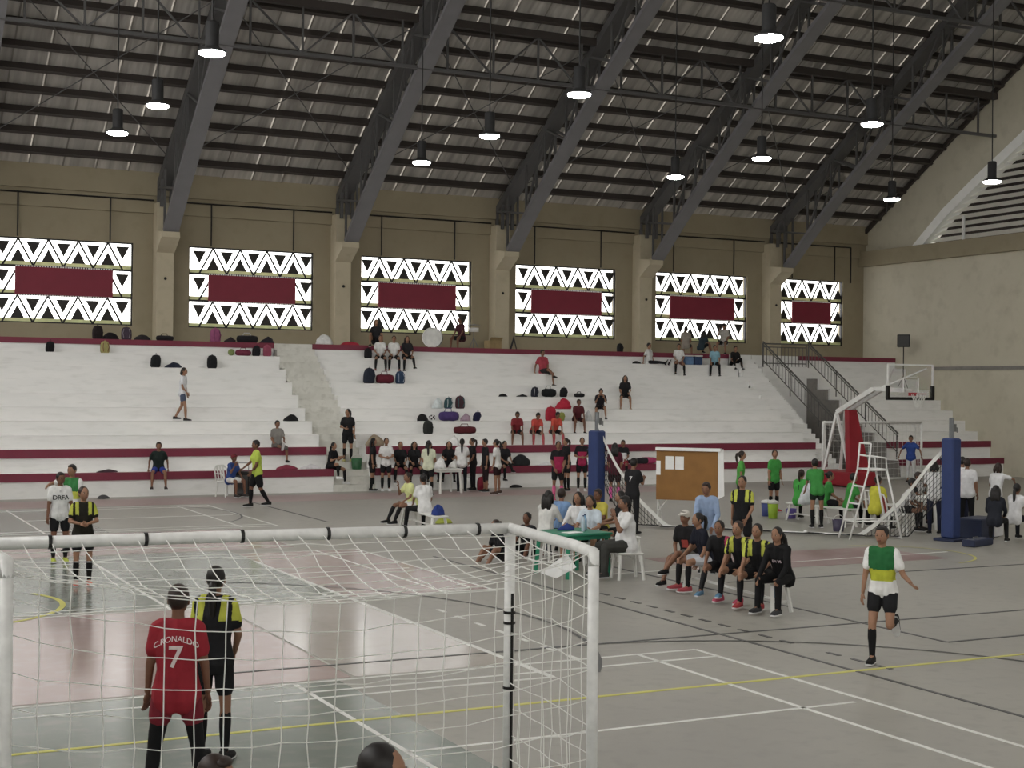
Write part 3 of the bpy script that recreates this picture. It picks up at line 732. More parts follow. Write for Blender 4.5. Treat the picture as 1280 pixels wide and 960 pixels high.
# ---- plastic furniture
M_PLW = mat('white_plastic', '#dcdcd8', .4, 0, .05, 5)
M_PLG = mat('green_plastic', '#1f7a5c', .4, 0, .08, 4)
def table(p, rz, sx, sy, h, mt, label, group=None):
    e = empty('plastic_table', p, rz); tag(e, label, 'table', group)
    m = MB(); m.cbox((0,0,h-.02), (sx,sy,.04), bev=.012); m.cbox((0,0,h-.07), (sx-.06,sy-.06,.06)); m.build('table_top', mt, e)
    for x in (-1, 1):
        for y in (-1, 1):
            a = (x*(sx/2-.08), y*(sy/2-.08), h-.06); b = (x*(sx/2-.04), y*(sy/2-.04), 0); m = MB(); m.beam(b, a, .06, .06); m.build('leg', mt, e)
    return e
def chair(p, rz, label, mt=None, back=True, group=None, panel=None):
    mt = mt or M_PLW; e = empty('plastic_chair' if back else 'plastic_stool', p, rz); tag(e, label, 'chair' if back else 'stool', group)
    m = MB(); m.cbox((0,0,.425), (.42,.42,.035), bev=.012); m.build('seat', mt, e)
    for x in (-1, 1):
        for y in (-1, 1):
            m = MB(); m.beam((x*.21,y*.21,0), (x*.17,y*.17,.42), .04, .04); m.build('leg', mt, e)
    if back:
        m = MB(); m.tube([(-.2,-.2,.43),(-.21,-.27,.78),(-.12,-.3,.86),(.12,-.3,.86),(.21,-.27,.78),(.2,-.2,.43)], .022, 6)
        m.build('back_frame', mt, e, True)
        for x in (-.1, 0, .1):
            m = MB(); m.beam((x,-.21,.44), (x,-.295,.85), .05, .012, (0,1,0)); m.build('back_slat', panel or mt, e)
        for x in (-1, 1):
            m = MB(); m.tube([(x*.2,-.24,.64),(x*.23,.1,.64),(x*.2,.17,.43)], .018, 6); m.build('armrest', mt, e, True)
    return e
def bench(p, q, w, h, label, mt, nl=2):
    p, q = V(p), V(q); c = (p+q)/2; c.z = 0; L = (q-p).length; rz = math.atan2((q-p).y, (q-p).x); e = empty('long_bench', c, rz); tag(e, label, 'bench')
    m = MB(); m.cbox((0,0,h-.02), (L,w,.04), bev=.01); m.build('seat_board', mt, e)
    for i in range(nl):
        x = -L/2+.15+(L-.3)*i/(nl-1)
        for y in (-1, 1):
            m = MB(); m.beam((x+.08*(1 if i else -1),y*w*.55,0), (x,y*w*.38,h-.04), .05, .04); m.build('leg', mt, e)
        m = MB(); m.beam((x,-w*.45,.14), (x,w*.45,.14), .03, .03); m.build('foot_brace', mt, e)
    m = MB(); m.beam((-L/2+.15,0,.16), (L/2-.15,0,.16), .03, .03); m.build('stretcher', mt, e)
    return e
GT = flo(716, 664, .72); GT.z = 0
table(GT, .15, .95, .95, .72, M_PLG, 'green plastic table of the seated officials')
MP = flo(772, 703, .0); MP = flo(770, 690, .44); MP.z = 0
TB = flo(557, 616)
table(TB, .1, .8, .7, .72, M_PLW, 'white plastic table loaded with bags by the bleachers')
BA = flo(848, 727, 0); BB = flo(965, 757, 0)
bench(flo(864, 700, .42), flo(981, 729, .42), .28, .42, 'low bench under the row of players in black and yellow', M_PLW)
G1 = flo(993, 655); G2 = flo(1076, 663)
bench(flo(988, 627, .43), flo(1066, 636, .43), .32, .43, 'long white bench of the players in green', M_PLW, 3)
p = flo(1094, 660); chair(p, face_rot(p, 150), 'white plastic chair under the player in yellow')
p = flo(1120, 668); chair(p, face_rot(p, 100), 'white plastic chair with red back slats', panel=M_CRIM)
p = flo(1162, 660); table(p, .5, .8, .6, .72, M_PLW, 'white table among the people beside the blue post')
p = flo(283, 621); chair(p, face_rot(p, 40), 'white plastic chair of the boy in blue')
SB = flo(528, 655); 
bench(flo(510, 633, .42), flo(551, 645, .42), .34, .42, 'small white bench under two seated girls', M_PLW)

# ---- portable speaker with handle
p = flo(303, 622); e = empty('trolley_speaker', p, face_rot(p, -10)); tag(e, 'black trolley loudspeaker with raised handle by the white chair', 'speaker')
m = MB(); m.cbox((0,0,.39), (.42,.34,.68), bev=.03); m.build('cabinet', M_BLACK, e)
m = MB(); m.cbox((0,.175,.38), (.34,.012,.5)); m.build('grille', mat('speaker_grille', '#4a4a4a'), e)
m = MB(); m.tube([(-.14,-.12,.72),(-.14,-.12,.95),(.14,-.12,.95),(.14,-.12,.72)], .014, 6); m.build('handle', M_GALV, e)
for x in (-.17, .17):
    m = MB(); m.lathe([(.05,-.02),(.05,.02)], (x,-.15,.05), 10, 0, Matrix.Rotation(math.pi/2,3,'Y')); m.build('wheel', M_BLACK, e)

# ---- bags and small things on the bleachers
def tier_pos(x, y, k, dy=.25):
    p = wy(x, y, YK[k]+dy); return V((p.x, YK[k]+dy, HK[k]))
def tier_of(x, y):
    return min(range(10), key=lambda k: abs(wy(x, y, YK[k]+.1).z-HK[k]))
bagn = {}
def cmat(c, rough=.75):
    h_ = c.strip('#'); h_ = h_ if len(h_) == 6 else ''.join(q*2 for q in h_); v = [int(h_[i:i+2], 16)/255 for i in (0, 2, 4)]; g = .3*v[0]+.59*v[1]+.11*v[2]
    return mat('cloth_'+h_, [q*.8+g*.2 for q in v], rough, 0, .14, 9, spec=.2)
def backpack(p, rz, c, s, label, c2=None, flop=0):
    e = empty('backpack', p, rz); tag(e, label, 'bag'); mt = cmat(c)
    pr = [(.0, 0), (.13, .005), (.16, .06), (.165, .2), (.155, .32), (.11, .42), (.0, .45)]
    m = MB(); N = 14; vs = []
    for r, z in pr:
        for k in range(N):
            a = 2*math.pi*k/N; cx, sy = math.cos(a), math.sin(a)
            cx = math.copysign(abs(cx)**.6, cx); sy = math.copysign(abs(sy)**.6, sy)
            vs.append((r*cx*s, (r*.68*sy - flop*z)*s, z*s*(1-.3*abs(flop))))
    m.add(vs, [(i*N+k, i*N+(k+1)%N, (i+1)*N+(k+1)%N, (i+1)*N+k) for i in range(len(pr)-1) for k in range(N)]); m.build('body', mt, e, True)
    m = MB(); m.cbox((0, (.11-flop*.15)*s, .15*s), (.22*s, .07*s, .2*s), bev=.02*s); m.build('front_pocket', cmat(c2) if c2 else mt, e)
    m = MB()
    for x in (-.08, .08): m.tube([(x*s, (-.09-flop*.35)*s, .36*s), (x*1.4*s, (-.17-flop*.2)*s, .22*s), (x*s, -.1*s, .06*s)], .012*s, 5)
    m.build('shoulder_strap', cmat(c2 or c), e)
    m = MB(); m.tube([(-.03*s, -flop*.44*s, .43*s), (0, -flop*.44*s, .475*s), (.03*s, -flop*.44*s, .43*s)], .008*s, 5); m.build('grab_handle', mt, e)
    return e
def duffel(p, rz, c, L, r, label, c2=None):
    e = empty('duffel_bag', p, rz); tag(e, label, 'bag'); mt = cmat(c)
    m = MB(); N = 12; vs = []; st = [(-L/2, .45), (-L/2+.03, .85), (-L/4, 1), (0, .96), (L/4, 1.02), (L/2-.03, .85), (L/2, .45)]
    for x, q in st:
        for k in range(N):
            a = 2*math.pi*k/N; z = r+r*q*math.sin(a)*.9; vs.append((x, r*q*math.cos(a)*1.05, max(.0, z-r*.08)))
    m.add(vs, [(i*N+k, i*N+(k+1)%N, (i+1)*N+(k+1)%N, (i+1)*N+k) for i in range(len(st)-1) for k in range(N)]+[tuple(range(N)), tuple(6*N+k for k in range(N))]); m.build('body', mt, e, True)
    m = MB(); m.tube([(-L*.2, r*.5, r*1.7), (-L*.14, r*.2, r*2.4), (L*.14, r*.2, r*2.4), (L*.2, r*.5, r*1.7)], .012, 5); m.build('carry_handle', cmat(c2 or c), e)
    m = MB(); m.cbox((0, r*.98, r*.85), (L*.4, r*.2, r*.7), bev=.015); m.build('side_pocket', cmat(c2 or c), e)
    return e
def heap(name, cat, p, rz, c, sz, label, seed=1):
    """soft crumpled cloth: lumpy low mound with folds"""
    rnd = random.Random(seed); e = MB(); N = 14; R = 6; vs = []
    for i in range(R+1):
        a = i/R*math.pi/2
        for k in range(N):
            b = 2*math.pi*k/N; q = 1+.22*math.sin(b*3+seed)+rnd.uniform(-.1, .1)
            vs.append((sz[0]/2*math.cos(a)*math.cos(b)*q, sz[1]/2*math.cos(a)*math.sin(b)*q, sz[2]*math.sin(a)*(1+.2*math.sin(b*2+seed))+(.004 if i == 0 else 0)))
    e.add(vs, [(i*N+k, i*N+(k+1)%N, (i+1)*N+(k+1)%N, (i+1)*N+k) for i in range(R) for k in range(N)]+[tuple(range(N))])
    o = e.build(name, cmat(c), smooth=True, loc=p); o.rotation_euler = (0,0,rz); tag(o, label, cat); return o
def TB_(x, y, dy=.25): return tier_pos(x, y, tier_of(x, y), dy)
# top walkway heap and bags on the left block
backpack(V((wy(122, 424, 46.3).x, 46.3, 4.5)), .2, '#2b2324', 1.0, 'dark brown backpack standing on the maroon top edge')
heap('jacket', 'jacket', V((wy(137, 424, 46.3).x, 46.3, 4.5)), .2, '#241f22', (.5,.35,.2), 'black jacket slumped beside the dark brown backpack', 2)
backpack(V((wy(158, 425, 46.3).x, 46.3, 4.5)), -.2, '#4a3d4c', 1.0, 'grey purple backpack with pale straps on the top edge', '#8c8490', .2)
heap('cloth_bag', 'bag', V((wy(177, 427, 46.3).x, 46.3, 4.5)), .1, '#2e292c', (.5,.35,.16), 'low flat dark cloth bag near the wall column', 3)
duffel(V((wy(206, 427, 46.3).x, 46.3, 4.5)), .3, '#28262a', .6, .1, 'dark slouched duffel bag below the wall column')
backpack(V((wy(269, 428, 46.3).x, 46.3, 4.5)), .2, '#a3527e', 1.05, 'bright pink backpack before the stair window', '#7c3b62')
heap('jacket', 'jacket', V((wy(288, 428, 46.3).x, 46.3, 4.5)), .2, '#332a2d', (.4,.3,.16), 'dark jacket beside the bright pink backpack', 5)
duffel(V((wy(309, 429, 46.3).x, 46.3, 4.5)), .0, '#242326', .7, .14, 'black duffel bag with white trim on the top edge', '#b9b9bd')
heap('jacket', 'jacket', V((wy(335, 430, 46.3).x, 46.3, 4.5)), .2, '#2a2630', (.5,.3,.2), 'dark jacket at the end of the maroon top edge', 6)
k8 = 8
for (x, y, f, a) in ((62, 440, backpack, ('#1e1e20', .8, 'small black backpack under the maroon top edge', None, .25)), (131, 440, backpack, ('#a9a05f', .85, 'yellow patterned backpack under the maroon top edge', '#7d3a33')), (265, 459, backpack, ('#232325', .95, 'upright black backpack alone on a white tier'))):
    f(TB_(x, y, .3), .1, *a)
p = TB_(194, 458, .3); backpack(p, .1, '#232528', .95, 'black backpack next to a navy jacket on a white tier', None, .2)
heap('jacket', 'jacket', TB_(217, 459, .3), .1, '#2c3144', (.5,.3,.15), 'navy jacket next to a black backpack', 4)
m = MB(); m.ell((0,0,.11), (.11,)*3, seg=14, rings=9); o = m.build('green_ball', cmat('#7f8f4f'), smooth=True, loc=TB_(289, 443, .3)); tag(o, 'small green ball under the maroon top edge', 'ball')
duffel(TB_(304, 443, .3), 0, '#7a2e45', .5, .11, 'maroon duffel bag at the stair end of the tier')
backpack(TB_(320, 443, .3), 0, '#222228', .8, 'black backpack between maroon and pink bags', None, .2)
backpack(TB_(334, 443, .3), 0, '#a64a63', .85, 'rose pink backpack at the stair end of the tier')
heap('white_towel', 'towel', V((wy(406, 437, 46.0).x, 46.15, 4.5)), 0, '#d8d8d6', (.55,.4,.3), 'white towel draped on the top edge beside the stair', 3)
heap('red_shirt', 'shirt', V((wy(436, 431, 46.4).x, 46.4, 4.5)), 0, '#b52a3c', (.7,.3,.12), 'crumpled red shirt on the maroon top edge', 8)
backpack(TB_(460, 446, .3), 0, '#222226', .8, 'black backpack beside three seated girls'); 
heap('sandal_pair', 'sandals', TB_(461, 462, .35), 0, '#222222', (.3,.25,.09), 'dark sandals on the tier below the seated girls', 2)
backpack(TB_(461, 478, .3), .1, '#2a3040', 1.15, 'tall dark blue backpack beside a maroon duffel', None, .1)
duffel(TB_(481, 479, .3), 0, '#6b1f2e', .6, .17, 'maroon duffel bag between two blue backpacks')
backpack(TB_(500, 479, .3), 0, '#2f4464', .95, 'blue backpack with grey patches', '#9aa3b5')
backpack(TB_(560, 511, .3), .1, '#35565c', .85, 'teal backpack under a maroon pouch', '#c9cdd0', .1)
backpack(TB_(575, 511, .3), -.1, '#4a3038', .95, 'maroon and teal backpack beside the teal one', '#2e6468')
heap('plastic_bag', 'bag', TB_(547, 510, .3), 0, '#cfd8da', (.35,.3,.3), 'white plastic bag leaning behind the teal backpack', 7)
duffel(TB_(561, 528, .3), 0, '#4d3a78', .65, .17, 'purple duffel bag on a white tier')
heap('towel', 'towel', TB_(582, 529, .2), 0, '#a58a9c', (.35,.3,.22), 'pale pink towel hanging over the tier edge', 11)
backpack(TB_(595, 528, .3), .2, '#26284a', .75, 'navy backpack beside the purple duffel bag', None, .3)
backpack(TB_(535, 542, .3), 0, '#2e302e', .95, 'charcoal backpack upright above the girls in black')
heap('shoe_bag', 'bag', TB_(527, 528, .3), 0, '#1e1e20', (.35,.25,.2), 'small black bag next to the football', 9)
M_BALL = mat('white_ball', '#d8d8d6', .4)
def ball(p, r, label, c2='#1c1c1e'):
    e = empty('football', p); tag(e, label, 'ball'); m = MB(); m.ell((0,0,r), (r,)*3, seg=16, rings=10); b = m.build('shell', M_BALL, e, True)
    for d_ in ((1,0,.3),(-1,0,.3),(0,-1,.2),(.6,-.7,.7),(-.6,-.7,.7),(0,0,1),(.5,-.8,-.4),(-.5,-.8,-.4),(0,1,.2)):
        d_ = V(d_).normalized(); q = d_.to_track_quat('Z', 'Y').to_matrix(); m = MB(); m.lathe([(r*.3,-.008),(r*.28,.004)], V((0,0,r))+d_*r*.955, 5, 0, q); m.build('panel', cmat(c2), b)
ball(TB_(540, 528, .3), .11, 'white and black football on a bleacher tier')
duffel(TB_(617-0, 543, .3) if False else TB_(581, 543, .3), 0, '#5e1f27', .75, .13, 'long dark red duffel bag above the white table')
heap('plastic_bag', 'bag', TB_(568, 549, .3) if False else V((wy(568,551,41.0).x, YK[1]+.35, HK[1])), 0, '#e2e2e2', (.4,.3,.28), 'white plastic bag on the tier behind the table', 12)
heap('cap', 'cap', TB_(628, 495, .3), 0, '#1c1c1e', (.3,.25,.09), 'black cap lying alone on a white tier', 3)
heap('jacket', 'jacket', TB_(653, 495, .3), 0, '#262629', (.4,.25,.08), 'flat black jacket left of the black bags', 5)
backpack(TB_(668, 495, .3), .1, '#2b2d3a', .8, 'dark backpack with pale side between black bags', '#a9a9b0', .1)
duffel(TB_(686, 495, .3), 0, '#1d1e20', .5, .16, 'black duffel bag in the middle of black bags')
backpack(TB_(704, 495, .3), 0, '#202124', .8, 'black backpack at the right of the black duffel', None, .15)
duffel(TB_(724, 496, .3), 0, '#222325', .4, .08, 'flat black pouch with white cord')
heap('red_hood', 'jacket', TB_(704, 512, .35), 0, '#c3243b', (.55,.4,.32), 'bright red jacket heaped on a tier', 4)
backpack(TB_(688, 528, .35), 0, '#b41f35', 1.1, 'bright red backpack behind the boys in orange', None, .05)
backpack(TB_(701, 527, .35), 0, '#9aa24a', .7, 'olive yellow bag behind the boys in orange', None, .2)
heap('plastic_bag', 'bag', TB_(735, 527, .3), 0, '#c9cbcc', (.3,.3,.3), 'pale plastic bag at the feet of the leaning boy', 13)
heap('cloth_bag', 'bag', V((wy(649, 581, 40.4).x, YK[0]+.35, HK[0])), 0, '#26282a', (.6,.35,.3), 'black and white sports bag on the lowest tier', 14)
heap('white_cloth', 'cloth', V((wy(684, 582, 40.3).x, YK[0]+.3, HK[0])), 0, '#e0e0e0', (.7,.35,.1), 'white cloth spread on the lowest maroon edge', 15)
heap('red_cloth', 'cloth', V((wy(358, 585, 40.3).x, YK[0]+.3, HK[0])), 0, '#8b2f44', (.6,.3,.12), 'crumpled red jersey on the lowest maroon edge', 16)
heap('white_shirt', 'shirt', V((wy(389, 585, 40.3).x, YK[0]+.3, HK[0])), 0, '#d0cdd0', (.6,.3,.13), 'crumpled white jersey beside the crumpled red one', 17)
heap('dark_cloth', 'cloth', V((wy(135, 590, 40.3).x, YK[0]+.3, HK[0])), 0, '#46323a', (.55,.3,.08), 'dark cloth lying on the lowest maroon edge', 18)
heap('cap', 'cap', TB_(364, 526, .3), 0, '#1e1e20', (.45,.3,.18), 'black cap lying above the boy in grey', 19)
heap('shoe_pair', 'shoes', flo(125, 622)-V((0, .4, 0)), 0, '#4a4a4c', (.3,.25,.09), 'dark shoes left on the floor at the bleacher foot', 20)
heap('shoe_pair', 'shoes', flo(640, 609)-V((0, .2, 0)), 0, '#262628', (.45,.2,.08), 'black shoes on the floor near the pink team', 21)
backpack(V((wy(775, 436, 46.4).x, 46.4, 4.5)), 0, '#1f2022', .75, 'black backpack alone on the maroon top edge')
heap('cap', 'cap', TB_(795, 452, .3), 0, '#202020', (.35,.25,.09), 'black cap beside the girl stretched on the tier', 22)
# drums on the walkway
p = V((wy(541, 432, 46.6).x, 46.6, 4.5)); e = empty('bass_drum', p, face_rot(p, -8)); tag(e, 'white bass drum standing on the top walkway', 'drum')
R90 = Matrix.Rotation(-math.pi/2, 3, 'X')
m = MB(); m.lathe([(.34,-.2),(.345,0),(.34,.2)], (0,0,.36), 28, 0, R90); m.build('shell', mat('grey_drum_shell','#555250',.4,.2), e, True)
m = MB(); m.lathe([(.32,.2),(.32,.212),(0.01,.214)], (0,0,.36), 28, 0, R90); m.build('drum_head', mat('white_drum_skin','#cfcfcb',.5), e)
m = MB(); m.tube([(.34*math.cos(a*.2244), .2, .36+.34*math.sin(a*.2244)) for a in range(29)], .018, 6); m.build('hoop', M_WHITE, e, True)
p = V((wy(590, 414, 46.9).x, 46.75, 4.5)); e = empty('snare_drum', p); tag(e, 'white snare drum and cymbals on a stand beside the drummer', 'drum')
m = MB(); m.lathe([(.18,.62),(.18,.76)], seg=20); m.build('shell', M_WHITE, e, True)
m = MB(); m.lathe([(.26,.86),(.05,.89),(.01,.9)], seg=20); m.build('cymbal', M_GALV, e)
m = MB(); m.tube([(0,0,.3),(0,0,.9)], .014)
for k in range(3): m.tube([(0,0,.4),(.2*math.cos(k*2.1),.2*math.sin(k*2.1),.01)], .012)
m.build('stand', M_GALV, e)
p = V((wy(616, 428, 46.7).x, 46.7, 4.5)); e = empty('cardboard_box', p, .1); tag(e, 'tan cardboard box behind the maroon top edge', 'box')
m = MB(); m.cbox((0,0,.16), (.5,.4,.32)); m.build('body', mat('cardboard','#8d7a58',.8), e); m = MB(); m.prism([(-.25,-.2,.32),(.25,-.2,.32),(.25,-.3,.42),(-.25,-.3,.42)], (0,.01,.005)); m.build('flap', mat('cardboard','#8d7a58'), e)
p = V((wy(641, 428, 46.5).x, 46.5, 4.5)); e = empty('folded_tripod', p); tag(e, 'small black folded stand on the maroon top edge', 'stand')
m = MB(); m.tube([(-.1,0,.02),(.05,0,.5)], .02); m.build('pole', M_BLACK, e); m = MB(); m.tube([(.15,0,.02),(.05,0,.4)], .02); m.tube([(.0,.15,.02),(.05,0,.4)], .02); m.build('leg', M_BLACK, e)
# cooler boxes on the top tier near the seated group
for x, c, l in ((860, '#5f83b0', 'light blue water container beside the boy in white'), (871, '#31466e', 'dark blue cooler box behind the girl in light blue')):
    p = TB_(x, 453, .35); e = empty('cooler_box', p); tag(e, l, 'cooler'); m = MB(); m.cbox((0,0,.16), (.34,.3,.32), bev=.03); m.build('body', cmat(c), e); m = MB(); m.cbox((0,0,.345), (.36,.32,.05), bev=.015); m.build('lid', M_PLW, e)
# buckets and jugs
def bucket(p, c, h, r, label, lid=None):
    e = empty('bucket' if not lid else 'water_jug', p); tag(e, label, 'bucket' if not lid else 'jug')
    m = MB(); m.lathe([(r*.8,0),(r*.82,.01),(r,h),(r*.94,h),(r*.76,.03)], seg=16); m.build('body', mat('plastic_'+c.strip('#'), c, .4), e, True)
    m = MB(); m.tube([(r*math.cos(t*.3142), 0, h+r*.7*math.sin(t*.3142)) for t in range(11)], .008, 5); m.build('handle', M_PLW, e)
    if lid: m = MB(); m.lathe([(r*1.03,h),(r*1.03,h+.05),(r*.5,h+.08)], seg=16); m.build('lid', mat('plastic_'+lid.strip('#'), lid, .4), e, True)
p = wy(447, 586, 40.45); bucket(V((15.15, 40.62, 4.5*3/22)), '#2f5f3c', .33, .17, 'dark green bucket on the stair steps')
heap('dry_mop', 'mop', V((15.85, 41.0, 1.29)), .3, '#9b8a72', (.6,.45,.3), 'tan mop heads piled beside the stair', 23)
bucket(flo(966, 648), '#8fae2e', .36, .13, 'lime water jug by the girl in green', '#d9d9d2'); bucket(flo(958, 645), '#3f4a86', .32, .13, 'blue water jug beside the lime jug', '#dfdfdf')
bucket(flo(989, 648), '#584a8c', .24, .13, 'small purple bucket at the end of the white bench'); bucket(flo(1048, 664), '#39334a', .26, .14, 'dark purple bucket under the white bench')
def bottle(p, c, label):
    e = empty('water_bottle', p); tag(e, label, 'bottle'); m = MB(); m.lathe([(.03,0),(.035,.02),(.033,.1),(.035,.16),(.03,.2),(.012,.235),(.012,.25)], seg=12); m.build('body', mat('bottle_'+c.strip('#'), c, .2), e, True); m = MB(); m.lathe([(.014,.25),(.014,.27)], seg=10); m.build('cap', M_BLUE, e)
bottle(GT+V((.14,-.1,.72)), '#b7c8d6', 'clear water bottle on the green table'); bottle(GT+V((.26,.06,.72)), '#8fb6d8', 'pale blue water bottle on the green table'); 
heap('blue_pouch', 'pouch', GT+V((.0,.2,.72)), 0, '#2b3f8c', (.3,.16,.1), 'blue pouch on the green table', 24)
m = MB(); m.cbox((0,0,.004), (.3,.21,.008)); o = m.build('score_sheet', M_PAPER, loc=GT+V((-.12,-.2,.72))); o.rotation_euler = (0,0,.3); tag(o, 'white score sheet on the green table', 'paper')
heap('plastic_bag', 'bag', TB+V((-.17,0,.72)), 0, '#e6e6e6', (.36,.34,.28), 'large white plastic bag on the white table', 25); heap('plastic_bag', 'bag', TB+V((.24,.02,.72)), 0, '#d9d9d6', (.24,.34,.18), 'flat white plastic bag on the white table', 26)
backpack(flo(603, 614), 0, '#8c2133', 1.0, 'red backpack on the floor among standing girls')
heap('blue_bag', 'bag', flo(547, 644, .42), 0, '#273e90', (.26,.24,.19), 'blue bag on the small white bench', 27)
heap('lime_shoes', 'shoes', SB+V((.5,.0,0)), 0, '#a9b53a', (.4,.3,.1), 'lime football shoes beside the small white bench', 28)
heap('white_sack', 'bag', flo(1010, 630, .43), 0, '#c9cdd2', (.5,.4,.42), 'full white sack on the long white bench', 29)
bucket(flo(599, 614)+V((.0,.7,0)), '#d9d9d6', .38, .16, 'white pail on the floor beside the red backpack')
m = MB(); m.ell((0,0,.03), (.05,.04,.03)); o = m.build('paper_scrap', M_PAPER, smooth=True, loc=flo(1007, 666)); tag(o, 'small white scrap lying on the open floor', 'scrap')
# ================================================================== PEOPLE
SKIN = {'a': '#83604d', 'b': '#94705a', 'c': '#72503f'}
def skinmat(k): return mat('skin_'+k, SKIN[k], .55, 0, .06, 20, spec=.3)
M_EYE = mat('eye_white', '#a39b90', .3, 0, .02); M_IRIS = mat('dark_iris', '#1b120d', .2, 0, .02); M_LIP = mat('lips', '#7d4640', .5, 0, .05)
M_HAIR = mat('black_hair', '#171312', .5, 0, .3, 40, spec=.4)
M_HAIRB = mat('brown_black_hair', '#2a1d17', .5, 0, .3, 40, spec=.4)
PENDING = []      # objects whose modifiers are evaluated in one go at the end
A = lambda u, f: (V(u).normalized(), V(f).normalized())
ARM = {
 'down': A((.2,.02,-1), (.1,.18,-1)), 'back': A((.2,-.35,-1), (.1,-.1,-1)), 'fwd': A((.15,.5,-1), (.05,.8,-.6)),
 'lap': A((.22,.4,-1), (-.35,1,-.35)), 'knee': A((.2,.55,-1), (-.1,1,-.5)), 'clasp': A((.3,.25,-1), (-.75,.75,-.1)),
 'phone': A((.2,.35,-1), (-.3,.8,.55)), 'face': A((.25,.75,-.8), (-.35,.25,1)), 'prop': A((.4,-.45,-1), (.1,-.1,-1)),
 'table': A((.3,.7,-1), (-.3,1,.05)), 'hips': A((.7,-.15,-1), (-.7,.3,-.6)), 'out': A((.4,.05,-1), (.5,.7,-.2)), 'runf': A((.15,.65,-1), (-.35,.8,.5)), 'runb': A((.35,-.75,-.9), (.1,.55,-.75)),
 'hang': A((.15,.6,-.9), (.0,.4,-1)), 'low': A((.2,.15,-1), (-.35,.5,-.8)), 'cross': A((.25,.35,-1), (-1,.55,.15)), 'side': A((.75,.1,-.8), (.3,.3,-1)), 'hug': A((.8,.6,-.1), (-.2,1,-.1)),
}
LEG = {
 'st': A((.05,.02,-1), (.0,-.04,-1)), 'wide': A((.17,.0,-1), (.1,-.03,-1)), 'wf': A((.03,.3,-1), (.0,.05,-1)), 'wb': A((.03,-.16,-1), (.0,-.6,-1)),
 'sit': A((.18,1,-.05), (.02,.05,-1)), 'sitw': A((.4,1,-.05), (.1,.05,-1)), 'sitf': A((.15,1,-.05), (.05,.5,-1)), 'sitb': A((.15,1,-.08), (.05,-.35,-1)),
 'hang': A((.2,1,-.18), (.05,.05,-1)), 'ext': A((.1,1,-.02), (.0,1,-.1)), 'cross': A((-.25,1,.15), (-.1,.75,-.55)), 'bent': A((.2,1,.55), (.0,.35,-1)),
 'runs': A((.03,.3,-1), (.0,-.02,-1)), 'runk': A((.05,.28,-1), (.0,-1,.05)), 'low': A((.25,1,.25), (.0,.1,-1)),
 'floor': A((.35,1,.5), (.0,.4,-.7)), 'gap': A((.1,1,-.05), (.0,-.1,-1)),
}
def frame_from(d, up):
    d = d.normalized(); x = d.cross(up).normalized(); return x, d, x.cross(d)
def add_hand(m, w, d, thumb, s, curl=.45, mi=0):
    """palm plus four fingers and a thumb"""
    d = d.normalized(); t = (thumb-d*thumb.dot(d)).normalized(); n = d.cross(t)
    M = Matrix((t, d, n)).transposed()
    m.ell(w+d*.042*s, (.04*s, .05*s, .017*s), M, 8, 5, mi)
    for off, L in ((.029, .072), (.01, .08), (-.01, .075), (-.028, .06)):
        p = w+d*.08*s+t*off*s; q = d.copy(); pts = [p-d*.015*s, p]
        for k in range(3):
            a = curl*(k+.6)*.5; q = d*math.cos(a)-n*math.sin(a); p = p+q*L/3*s; pts.append(p)
        m.tube(pts, [.0095*s, .0095*s, .009*s, .0082*s, .006*s], 5, mi)
    p = w+d*.025*s+t*.03*s; q = (d*.6+t*.75).normalized(); q2 = (d*.9+t*.3-n*.3).normalized()
    m.tube([p, p+q*.035*s, p+q*.035*s+q2*.03*s], [.012*s, .0105*s, .007*s], 5, mi)
def add_head(m, c, M, s):
    """skull, jaw, nose, ears, eyes, lips; slots 0 skin 1 eye 2 iris 3 lip 4 hair"""
    N, R = 18, 14; vs = []
    for i in range(1, R):
        a = math.pi*i/R
        for k in range(N):
            b = 2*math.pi*k/N; x, y, z = .074*math.sin(a)*math.cos(b), .094*math.sin(a)*math.sin(b), .117*math.cos(a)
            if z < 0:
                t = -z/.117; x *= 1-.22*t**1.3; y = y*(1-.12*t) if y > 0 else y*(1-.5*t)
                if y > 0: y += .012*t*math.sin(a)
            if y > 0 and -.03 < z < .02: y -= .006*math.exp(-((abs(x)-.03)/.014)**2-((z-.004)/.016)**2)
            vs.append(V((x, y, z)))
    vs += [V((0,0,.117)), V((0,.018,-.117))]; n = (R-1)*N
    fs = [(i*N+k, (i+1)*N+k, (i+1)*N+(k+1)%N, i*N+(k+1)%N) for i in range(R-2) for k in range(N)]
    fs += [(n, k, (k+1)%N) for k in range(N)]+[(n+1, (R-2)*N+(k+1)%N, (R-2)*N+k) for k in range(N)]
    T = lambda p: c + M @ (V(p)*s)
    m.add([T(p) for p in vs], fs, 0)
    m.add([T(p) for p in ((0,.088,.012),(-.017,.082,-.03),(.017,.082,-.03),(0,.112,-.026),(0,.085,-.038))], [(0,1,3),(0,3,2),(1,4,3),(4,2,3)], 0)
    for sx in (-1, 1):
        m.ell(T((sx*.076,-.008,-.005)), (.01*s,.02*s,.032*s), M, 6, 4, 0)
        m.ell(T((sx*.03,.079,.004)), (.0125*s,.008*s,.007*s), M, 7, 4, 1); m.ell(T((sx*.03,.085,.004)), (.007*s,.004*s,.0075*s), M, 6, 4, 2)
        m.ell(T((sx*.031,.085,.025)), (.018*s,.006*s,.004*s), M, 6, 4, 4)
    m.ell(T((0,.088,-.056)), (.024*s,.009*s,.009*s), M, 8, 4, 3)
